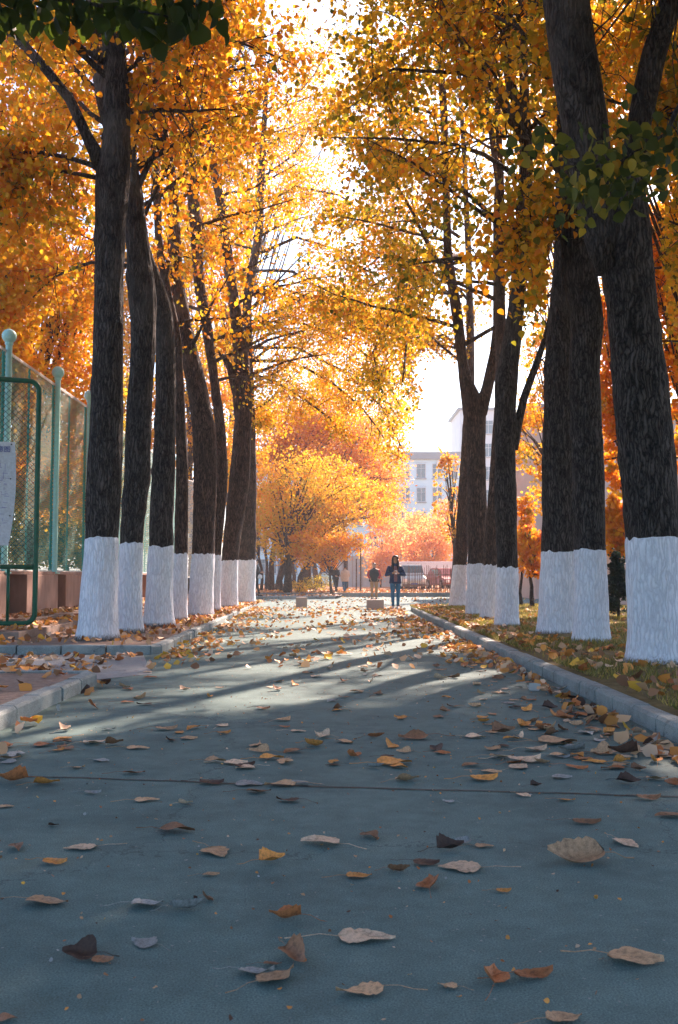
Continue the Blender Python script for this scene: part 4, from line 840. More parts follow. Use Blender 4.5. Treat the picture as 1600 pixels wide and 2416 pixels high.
    for A in arms:
        P = [np.array(p) for p in A]; P = [P[0] + (np.array([0, 0, .01])), (P[0] + P[1]) / 2, P[1], (P[1] + P[2]) / 2, P[2] - (P[2] - P[1]) * .08]
        MB().tube(P, [.068, .068, .06, .052, .046], 14).build('sleeve', sleeve or jacket, pr, smooth=True)
    if shirt:
        MB().add([(-.045, -.132, .86), (.045, -.132, .86), (.06, -.142, 1.2), (.045, -.13, 1.34), (-.045, -.13, 1.34), (-.06, -.142, 1.2), (-.045, -.10, .86), (.045, -.10, .86), (.06, -.1, 1.2), (.045, -.09, 1.34), (-.045, -.09, 1.34), (-.06, -.1, 1.2)],
                 [(0, 1, 2, 5), (5, 2, 3, 4), (0, 5, 11, 6), (5, 4, 10, 11), (1, 7, 8, 2), (2, 8, 9, 3), (3, 9, 10, 4), (0, 6, 7, 1)]).build('shirt', shirt, pr)
    return pr, s
def stand(dx=.09, a=0, b=0): return [[(-dx, 0, .88), (-dx * 1.02, -.02 - a * .4, .49), (-dx, .0 - a, .095), (-dx, -.03 - a, .05)], [(dx, 0, .88), (dx * 1.02, -.02 + b * .1, .49), (dx, b, .095), (dx, b - .03, .05)]]
wy = 31.7; wx = W(933, 1400, wy)[0]
wa = [[(-.17, 0, 1.32), (-.275, -.02, 1.07), (-.085, -.235, 1.13)], [(.17, 0, 1.32), (.275, -.02, 1.07), (.085, -.235, 1.12)]]
wp, ws = person('woman with long black hair walking in a navy jacket and jeans, looking at her phone', (wx, wy, 0.005), 1.72, stand(.085, .14, .12), wa, navy, denim, shoe, 'long', shirt=mauve, wide=.195)
ph = MB().box(-.036, .036, -.005, .004, -.07, .07).build('mobile_phone', white, None, (wx - .0, wy - .30 * ws, 1.155 * ws), bevel=.003); ph.rotation_euler = (R(-30), 0, 0); tag(ph, 'white phone held up in the walking woman\'s hands', 'phone')
my = 45.5; mx_ = W(883, 1400, my)[0]
person('man in black jacket with red shoulders and khaki trousers, hands in his pockets', (mx_, my, .005), 1.68, stand(.10, .05, .06), [[(-.2, 0, 1.32), (-.27, .03, 1.08), (-.19, -.1, .93)], [(.2, 0, 1.32), (.27, .03, 1.08), (.19, -.1, .93)]], blackc, khaki, dshoe, 'short', sleeve=redc, bulk=1.15, wide=.25, headturn=R(-30))
ay = 54.5
person('person in dark clothes walking under the small orange corner tree', (W(792, 1400, ay)[0], ay, .06), 1.68, stand(.1, .25, .2), [[(-.18, 0, 1.32), (-.24, .03, 1.06), (-.14, -.18, 1.0)], [(.18, 0, 1.32), (.24, .03, 1.06), (.14, -.18, 1.0)]], blackc, blackc, dshoe, 'short', rz=R(35))
person('person in a cream jacket and rolled jeans beside the one in dark clothes', (W(814, 1400, ay)[0], ay - .5, .06), 1.60, stand(.1, .2, .15), [[(-.18, 0, 1.32), (-.26, .03, 1.06), (-.2, -.1, .95)], [(.18, 0, 1.32), (.25, .03, 1.06), (.22, -.02, .86)]], creamc, denim, dshoe, 'short', rz=R(205), wide=.25, hem=.72)
person('person in dark clothes half hidden behind the last left poplar, carrying something pale', (W(604, 1400, 45.5)[0], 45.5, .13), 1.70, stand(.1, .2, .2), [[(-.18, 0, 1.32), (-.22, -.05, 1.07), (-.10, -.26, 1.08)], [(.18, 0, 1.32), (.22, -.05, 1.07), (.10, -.26, 1.08)]], blackc, blackc, dshoe, 'short', rz=R(75))
pb = W(611, 1360, 45.2); bag = MB().rings([(0, 0, 0, .08, .05), (0, 0, .03, .11, .07), (.01, 0, .13, .10, .06), (0, 0, .18, .05, .03)], 10).build('carrier_bag', white, None, (pb[0] + .05, 45.2, pb[2] - .1), smooth=True); tag(bag, 'pale bundle held by the person half hidden behind the last left poplar', 'bag')

# ------------------------------------------------------------------ cars and things across the junction
glass = flat('dark_glass', (.05, .09, .11), .12, 0, .6); tyre = flat('tyre_rubber', (.02, .02, .02), .9); rimm = flat('alloy', (.5, .5, .52), .35, .7); lampm = flat('lamp_glass', (.75, .75, .72), .15); plate = flat('plate_blue', (.05, .12, .4)); 
def car(name, label, cat, loc, rz, L, Wd, H, paint, van=False):
    r = empty(name, loc, rz); tag(r, label, cat, 'cars parked beyond the stake fence')
    hb = H * .52
    prof = [(-L / 2, .25), (-L / 2, hb * .9), (-L / 2 + .1, hb), (-L * .46, H * .96), (-L * .4, H), (L * .30, H), (L * .42, hb + .1), (L * .48, hb * .9), (L / 2, hb * .7), (L / 2, .25)] if van else \
           [(-L / 2, .3), (-L / 2, hb), (-L * .40, hb * 1.08), (-L * .27, H * .98), (-L * .18, H), (L * .08, H * .99), (L * .24, hb * 1.12), (L * .45, hb * .95), (L / 2, hb * .7), (L / 2, .3)]
    vs = []
    for (yy, ins) in ((-Wd / 2, 0), (-Wd / 2 + .03, -.0), (Wd / 2 - .03, 0), (Wd / 2, 0)):
        for (x, z) in prof: vs.append((x, yy * (1 - (.16 if z > hb * 1.1 else 0)), z))
    n = len(prof); fs = [tuple(range(n - 1, -1, -1)), tuple(3 * n + i for i in range(n))]
    for a in range(3):
        for i in range(n): j = (i + 1) % n; fs.append((a * n + i, a * n + j, (a + 1) * n + j, (a + 1) * n + i))
    MB().add(vs, fs).build('body', paint, r, bevel=.03)
    ww = Wd * .42 - .02; yy = Wd / 2 * .84 + .006
    x1 = L * .30 if van else L * .06; x2 = L * .40 if van else L * .22
    MB().add([(x1 + .06, -ww, H - .07), (x2 + .01, -ww * 1.08, hb * 1.15), (x2 + .01, ww * 1.08, hb * 1.15), (x1 + .06, ww, H - .07), (x1 + .1, -ww, H - .07), (x2 + .05, -ww * 1.08, hb * 1.15), (x2 + .05, ww * 1.08, hb * 1.15), (x1 + .1, ww, H - .07)], [(0, 1, 2, 3), (4, 7, 6, 5), (0, 4, 5, 1), (1, 5, 6, 2), (2, 6, 7, 3), (3, 7, 4, 0)]).build('windscreen', glass, r)
    for s in (-1, 1):
        for (a, b) in ((-.36, -.14), (-.12, .08), (.1, .27)) if van else ((-.30, -.1), (-.08, .1)):
            MB().box(a * L, b * L, min(s * yy, s * (yy + .02)), max(s * yy, s * (yy + .02)), hb * 1.12, H * .92).build('side_window', glass, r)
        for x in (-L * .31, L * .31):
            w = MB(); rr_ = [(-.1, .30), (-.08, .33), (.08, .33), (.1, .30)]; vs = []
            for (yo, ra) in rr_:
                for k in range(20): th = 2 * math.pi * k / 20; vs.append((x + ra * math.cos(th), s * (Wd / 2 - .08) + yo, .33 + ra * math.sin(th)))
            fs = [tuple(range(20)), tuple(60 + k for k in range(19, -1, -1))] + [(a * 20 + k, a * 20 + (k + 1) % 20, (a + 1) * 20 + (k + 1) % 20, (a + 1) * 20 + k) for a in range(3) for k in range(20)]
            wh = w.add(vs, fs).build('wheel', tyre, r); MB().tube([(x, s * (Wd / 2 + .015), .33), (x, s * (Wd / 2 + .03), .33)], .19, 14).build('rim', rimm, wh)
        MB().box(L / 2 - .03, L / 2 + .02, s * Wd * .36 - .14, s * Wd * .36 + .14, hb * .62, hb * .85).build('headlight', lampm, r, bevel=.02)
        MB().box(L * .2, L * .24, s * (Wd / 2 + .01) - .06 * (s < 0), s * (Wd / 2 + .01) + .06 * (s > 0) + .06, hb * 1.05, hb * 1.2).build('mirror', paint, r)
    MB().box(L / 2 - .04, L / 2 + .06, -Wd * .46, Wd * .46, .28, hb * .5).build('bumper', flat('bumper_grey', (.12, .13, .14)), r, bevel=.03)
    MB().box(L / 2 + .061, L / 2 + .07, -.22, .22, .36, .46).build('number_plate', plate, r)
    return r
pg = flat('silver_green_paint', (.38, .45, .43), .3, .4); pw = flat('white_car_paint', (.7, .72, .72), .3); prd = flat('dull_red_paint', (.3, .05, .04), .4)
c = WD(950, 1375, 62); car('parked_van', 'silver green minivan facing the camera behind the walking woman', 'van', (c[0], 64, .17), R(-84), 4.2, 1.6, 1.62, pg, True)
c = WD(1000, 1375, 70); car('parked_van', 'long white van parked sideways behind the stake fence', 'van', (c[0], 71, .17), R(4), 5.2, 1.8, 1.95, pw, True)
c = WD(1030, 1375, 66); car('parked_car', 'dull red car behind the right end of the stake fence', 'car', (c[0], 66, .17), R(-75), 3.9, 1.6, 1.45, prd)
# pale blue hoarding
ho = empty('hoarding', (WD(870, 1331, 82)[0], 82, .17)); tag(ho, 'pale blue sheet hoarding behind the crossing, between the corner tree and the woman', 'fence')
hm = surf('pale_blue_sheet', (.36, .50, .58), (.46, .6, .68), 3, .6, .1, .01); 
for k in range(9): MB().box(-3.6 + k * .8, -2.82 + k * .8, 0, .05, 0, 2.6).build('panel', hm, ho)
for k in range(10): MB().box(-3.63 + k * .8, -3.57 + k * .8, -.06, -.003, 0, 2.75).build('upright', flat('grey_steel', (.3, .35, .38)), ho)
# thin poles
for i, (px, Y, top, lab) in enumerate(((841, 60, 1325, 'thin grey pole in front of the pale blue hoarding, left of the two'), (851, 55, 1290, 'thin grey pole in front of the pale blue hoarding, right of the two'))):
    c = W(px, 1380, Y); h = CH + (1358 - top) / F * Y
    o = empty('thin_pole', (c[0], Y, .17)); tag(o, lab, 'pole', 'thin poles by the crossing'); MB().tube([(0, 0, -.1), (0, 0, h)], [.045, .035], 10).build('shaft', M['bark_far'], o); MB().rings([(0, 0, 0, .09, .09), (0, 0, .12, .07, .07)], 10).build('foot', M['terrace'], o)
# street lamp behind the last left poplar
sl = empty('street_lamp', (W(588, 1400, 41)[0], 41, 0.004)); tag(sl, 'street lamp whose thin arm reaches out from behind the last left poplar', 'lamp')
lz = CH + (1358 - 945) / F * 41; gm = flat('lamp_grey', (.5, .47, .45), .5)
MB().tube([(0, 0, 0), (0, 0, lz * .6), (0, 0, lz - .1)], [.09, .07, .05], 12).build('pole', gm, sl)
MB().tube([(0, 0, lz - .12), (.6, 0, lz + .06), (1.2, 0, lz + .17)], [.035, .028, .025], 8).build('arm', gm, sl)
MB().add([(1.15, -.1, lz + .14), (1.7, -.12, lz + .22), (1.7, .12, lz + .22), (1.15, .1, lz + .14), (1.15, -.06, lz + .23), (1.66, -.08, lz + .30), (1.66, .08, lz + .30), (1.15, .06, lz + .23)], [(0, 3, 2, 1), (4, 5, 6, 7), (0, 1, 5, 4), (1, 2, 6, 5), (2, 3, 7, 6), (3, 0, 4, 7)]).build('lamp_head', gm, sl, bevel=.02)
# stake fence: each stake its own part
st = empty('stake_fence', (WD(1000, 1331, 53)[0], 53, .17)); tag(st, 'fence of thin brown stakes on the far side of the crossing', 'fence')
sm_ = surf('stake_wood', (.12, .06, .04), (.22, .12, .08), 20, .9, .2, .003); rr = random.Random(3)
x = -1.6
while x < 1.75:
    h = rr.uniform(1.15, 1.55); MB().tube([(x, rr.uniform(-.1, .1), -.05), (x + rr.uniform(-.06, .06), 0, h)], [.022, .014], 6).build('stake', sm_, st); x += rr.uniform(.05, .13)
MB().tube([(-1.65, .03, .95), (1.8, .03, 1.0)], .016, 6).build('rail', sm_, st); MB().tube([(-1.65, .03, .4), (1.8, .03, .42)], .016, 6).build('rail', sm_, st)

# ------------------------------------------------------------------ buildings
def building(name, label, x0, x1, y, depth, h, wall, roof, floors, nwin, ww, wh, base=1.0, fl=3.0, sill=True, x_off=0, slab=.45, over=.35):
    b = empty(name, ((x0 + x1) / 2, y, -.02)); tag(b, label, 'building'); w = (x1 - x0) / 2
    MB().box(-w, w, 0, depth, 0, h).build('wall', wall, b); MB().box(-w - over, w + over, -over, depth + over, h + .003, h + slab).build('roof', roof, b)
    for f in range(floors):
        z = base + f * fl
        for k in range(nwin):
            cx = -w + (k + .5) * 2 * w / nwin + x_off
            fr_ = MB().box(cx - ww / 2 - .07, cx + ww / 2 + .07, -.07, -.003, z - .07, z).box(cx - ww / 2 - .07, cx + ww / 2 + .07, -.07, -.003, z + wh, z + wh + .07).box(cx - ww / 2 - .07, cx - ww / 2, -.07, -.003, z, z + wh).box(cx + ww / 2, cx + ww / 2 + .07, -.07, -.003, z, z + wh).box(cx - .025, cx + .025, -.06, -.003, z, z + wh).box(cx - ww / 2, cx + ww / 2, -.06, -.003, z + wh * .68, z + wh * .68 + .04).build('window', winf, b)
            MB().box(cx - ww / 2, cx + ww / 2, -.035, -.004, z, z + wh).build('pane', wing, fr_)
            MB().box(cx - ww / 2 - .15, cx + ww / 2 + .15, -.2, -.003, z - .16, z - .08).build('sill', roof, fr_)
    return b
winf = flat('window_frame', (.6, .62, .62)); wing = flat('window_glass', (.12, .19, .22), .15, 0, .6)
cyanw = surf('pale_cyan_render', (.60, .84, .90), (.68, .90, .95), .6, .85, .1, .01); slabm = flat('grey_roof_slab', (.30, .34, .36), .8); whitew = surf('white_render', (.66, .69, .68), (.75, .77, .76), .5, .85, .1, .01); pinkw = surf('pinkish_render', (.62, .47, .40), (.72, .57, .50), .6, .85, .1, .01)
yb = 112; x1b = WD(1066, 1100, yb)[0]; hb_ = WD(1000, 1062, yb)[2]
b = building('apartment_building', 'pale cyan apartment block with a grey roof slab at the end of the avenue', x1b - 24, x1b, yb, 12, hb_, cyanw, slabm, 5, 13, .95, 1.55, 1.4, 2.75, slab=.85)
for k in range(6): MB().tube([(12 - 2.77 - 3.69 * k, -.12, 0), (12 - 2.77 - 3.69 * k, -.12, hb_ - .2)], .09, 8).build('drain_pipe', whitew, b)
for k in range(5):
    cx = 12 - .92 - 1.846 * 2; zz = 1.4 + k * 2.75
    MB().tube([(cx - .6, -.08, zz + 1.75), (cx - .5, -.55, zz + 1.72), (cx + .5, -.55, zz + 1.72), (cx + .6, -.08, zz + 1.75)], .02, 4).build('drying_rail', slabm, b)
yt = 125; xa, xb_ = WD(1064, 950, yt)[0], WD(1150, 950, yt)[0]
building('tower_block', 'tall white block rising behind the right poplars and the cyan building', xa, xb_, yt, 10, WD(1080, 948, yt)[2], whitew, slabm, 7, 2, 1.2, 1.6, 1.5, 3.0, slab=.3)
yp = 46; xa = WD(1236, 1100, yp)[0]
building('garden_building', 'pinkish rendered building behind the garden trees, between the right trunks', xa, xa + 16, yp, 9, 8.8, pinkw, slabm, 2, 5, 1.3, 1.6, 1.3, 3.4, x_off=.6)
yq = 33; xa = WD(1408, 1100, yq)[0]
q = empty('garden_pavilion', (xa + 3, yq, .1)); tag(q, 'low pinkish house with pitched roof between the knotty poplar and huge trunk', 'building')
MB().box(-3, 3, 0, 5, 0, 3.0).build('wall', pinkw, q); MB().add([(-3.4, -.4, 2.95), (3.4, -.4, 2.95), (3.4, 5.4, 2.95), (-3.4, 5.4, 2.95), (-.3, 2.5, 4.4), (.3, 2.5, 4.4)], [(0, 1, 5, 4), (1, 2, 5), (2, 3, 4, 5), (3, 0, 4), (0, 3, 2, 1)]).build('roof', flat('dull_tile', (.3, .2, .17), .9), q)
for s in (-1.9, .3): w_ = MB().box(s, s + 1.1, -.05, -.003, .9, 2.2).build('window', winf, q); MB().box(s + .08, s + 1.02, -.065, -.051, .98, 2.12).build('pane', wing, w_)
# dark young conifer
pc = WD(1428, 1331, 21.5); cf = empty('young_pine', (pc[0], 21.5, .15)); tag(cf, 'small dark pine in the shade between the knotty poplar and the huge trunk', 'tree')
rr = np.random.default_rng(9); MB().tube([(0, 0, -.1), (.02, 0, .7), (.0, 0, 1.5)], [.035, .025, .008], 8).build('trunk', M['bark'], cf)
Pn = []
for k in range(46):
    z = rr.uniform(.12, 1.35); a = rr.uniform(0, 6.28); l = (1.5 - z) * .42; tip = np.array([math.cos(a) * l, math.sin(a) * l, z + .12])
    MB().tube([(0, 0, z), tip], [.008, .003], 4, False).build('branch', M['bark'], cf)
    for j in range(90): t = rr.uniform(.2, 1); Pn.append(np.array([0, 0, z]) * (1 - t) + tip * t + rr.normal(size=3) * .035)
Pn = np.array(Pn); leaves('crown', Pn, rr.uniform(.05, .09, len(Pn)), np.tile((.018, .035, .02), (len(Pn), 1)) * rr.uniform(.6, 1.6, (len(Pn), 1)), M['grass'], cf, False, .2)
# garden shrubs under the wood
for i, (x, Y, s, hue, lab) in enumerate(((728, 55, .55, 1.6, 'low green shrub by the corner tree'), (690, 53, .4, 2.2, 'low yellow shrub under the wood'), (746, 60, .6, 1.2, 'pale green shrub behind the corner tree'))):
    p = WD(x, 1331, Y); p[2] = .17; sh = empty('shrub', p); tag(sh, lab, 'shrub'); rr = np.random.default_rng(i)
    for k in range(9): a = rr.uniform(0, 6.28); MB().tube([(0, 0, -.05), (math.cos(a) * s * .4, math.sin(a) * s * .4, s * .8), (math.cos(a) * s * .8, math.sin(a) * s * .8, s * 1.5)], [.012, .008, .004], 5, False).build('stem', M['bark_far'], sh)
    P = np.array([0, 0, s * .9]) + unit(rr.normal(size=(420, 3))) * rr.uniform(.2, 1, (420, 1)) ** .5 * np.array([s * 1.5, s * 1.5, s * .9]); leaves('foliage', P[P[:, 2] > .03], rr.uniform(.05, .1, (P[:, 2] > .03).sum()), tint(hue + rr.normal(size=(P[:, 2] > .03).sum()) * .4), M['leaf'], sh, False)

# ------------------------------------------------------------------ fallen leaves
CL = {'tan': (.58, .36, .20), 'pale tan': (.74, .53, .36), 'brown': (.28, .14, .07), 'dark brown': (.08, .04, .025), 'orange': (.72, .31, .07), 'rust': (.42, .15, .05), 'grey': (.34, .36, .35), 'yellow': (.70, .42, .06)}
def m_fallen(name, c):
    m, n, p = mat(name); a = noise(n, 9, 5, .6, coord='Object'); b = noise(n, 55, 4, .6); oi = N(n, 'ShaderNodeObjectInfo')
    r = ramp(n, a.outputs[0], [(.32, tuple(x * .55 for x in c)), (.5, c), (.7, tuple(min(1, x * 1.25) for x in c))]).outputs[0]
    r = mix(n, .5, r, ramp(n, b.outputs[0], [(.35, (.5, .42, .38)), (.6, (1.15, 1.15, 1.15))]).outputs[0], 'MULTIPLY')
    hsv = N(n, 'ShaderNodeHueSaturation'); mr = N(n, 'ShaderNodeMapRange'); n.links.new(oi.outputs['Random'], mr.inputs[0]); mr.inputs[3].default_value = .75; mr.inputs[4].default_value = 1.25
    n.links.new(mr.outputs[0], hsv.inputs['Value']); n.links.new(r, hsv.inputs['Color']); n.links.new(hsv.outputs[0], p.inputs['Base Color']); p.inputs['Roughness'].default_value = .62
    n.links.new(bump(n, b.outputs[0], .4, .004), p.inputs['Normal']); return m
FM = {k: m_fallen(k.replace(' ', '_') + '_fallen_leaf', v) for k, v in CL.items()}
def leaf_shape(seed, curl):
    """dry poplar leaf, unit length blade along +X lying near the ground, toothed outline, petiole behind"""
    r = random.Random(seed); nx, ny = 15, 8; V = []; fs = []
    tw = r.uniform(-.5, .5); cu = curl * r.uniform(.5, 1.2); ed = r.uniform(.3, 1) * curl; ph_ = r.uniform(0, 6)
    for i in range(nx):
        t = i / (nx - 1); hw = .50 * (math.sin(math.pi * min(1, t ** .62 * 1.0)) ** .85) * (1 - .28 * t) + .004
        hw *= 1 + .05 * (i % 2) - r.choice([0, 0, 0, .16, .3]) * r.random(); sk = r.uniform(-.012, .012)
        for j in range(ny + 1):
            s = (j / ny - .5) * 2; x = t + r.uniform(-.012, .012) * abs(s); y = s * hw + sk + r.uniform(-.012, .012) * abs(s)
            z = .04 + .10 * abs(s) * hw * 2 * ed * (1.2 + math.sin(ph_ + t * 5 + (2 if s > 0 else 0))) + cu * .42 * (t - .45) ** 2 * (1 if seed % 3 else -.25) + tw * s * .16 * t + .018 * math.sin(9 * t + ph_ + 3 * s) + .01 * math.cos(14 * s + ph_)
            if curl > 1.1: z += .35 * max(0, s * (1 if seed % 2 else -1)) ** 2 * hw * 1.6; y *= (1 - .28 * max(0, s * (1 if seed % 2 else -1)))
            V.append((x, y, z))
    for i in range(nx - 1):
        for j in range(ny):
            a = i * (ny + 1) + j; fs.append((a, a + ny + 1, a + ny + 2, a + 1))
    zmin = min(v[2] for v in V); V = [(x, y, z - zmin + .012) for x, y, z in V]
    mb = MB().add(V, fs); z0 = V[ny // 2][2]; L = r.uniform(.45, .95); b = r.uniform(-.25, .25)
    mb.tube([(.02, 0, z0), (-L * .35, b * .3, z0 * .6 + .05), (-L * .7, b * .8, .03), (-L, b * 1.3, .015)], [.007, .007, .008, .013], 5)
    mb.tube([V[i * (ny + 1) + ny // 2] for i in range(0, nx, 2)], list(np.linspace(.008, .003, 8)), 4)
    me = bpy.data.meshes.new('fallen_leaf'); me.from_pydata(mb.v, [], mb.f); me.update(); me.polygons.foreach_set('use_smooth', np.ones(len(me.polygons), bool)); me.materials.append(FM['tan']); return me
SHP = [leaf_shape(i, c) for i, c in enumerate((.35, .6, .8, 1.0, 1.2, 1.35, .5, .9, 1.5, .25))]
lr = random.Random(21)
def put_leaf(P, size, colr, label, group, yaw=None, curl=None, tilt=0):
    i = {None: lr.randrange(10), 'flat': lr.choice([0, 1, 6, 9]), 'wavy': lr.choice([2, 3, 7]), 'curl': lr.choice([4, 5, 8])}[curl]
    o = bpy.data.objects.new('fallen_leaf', SHP[i]); COL.objects.link(o); yaw = lr.uniform(0, 6.28) if yaw is None else yaw
    o.location = (P[0] - math.cos(yaw) * size * .5, P[1] - math.sin(yaw) * size * .5, P[2]); o.rotation_euler = (lr.uniform(-.06, .06), -tilt, yaw); o.scale = (size, size * lr.uniform(.6, .92), size * lr.uniform(.7, 1.15))
    o.material_slots[0].link = 'OBJECT'; o.material_slots[0].material = FM[colr]; tag(o, label, 'leaf', group); return o
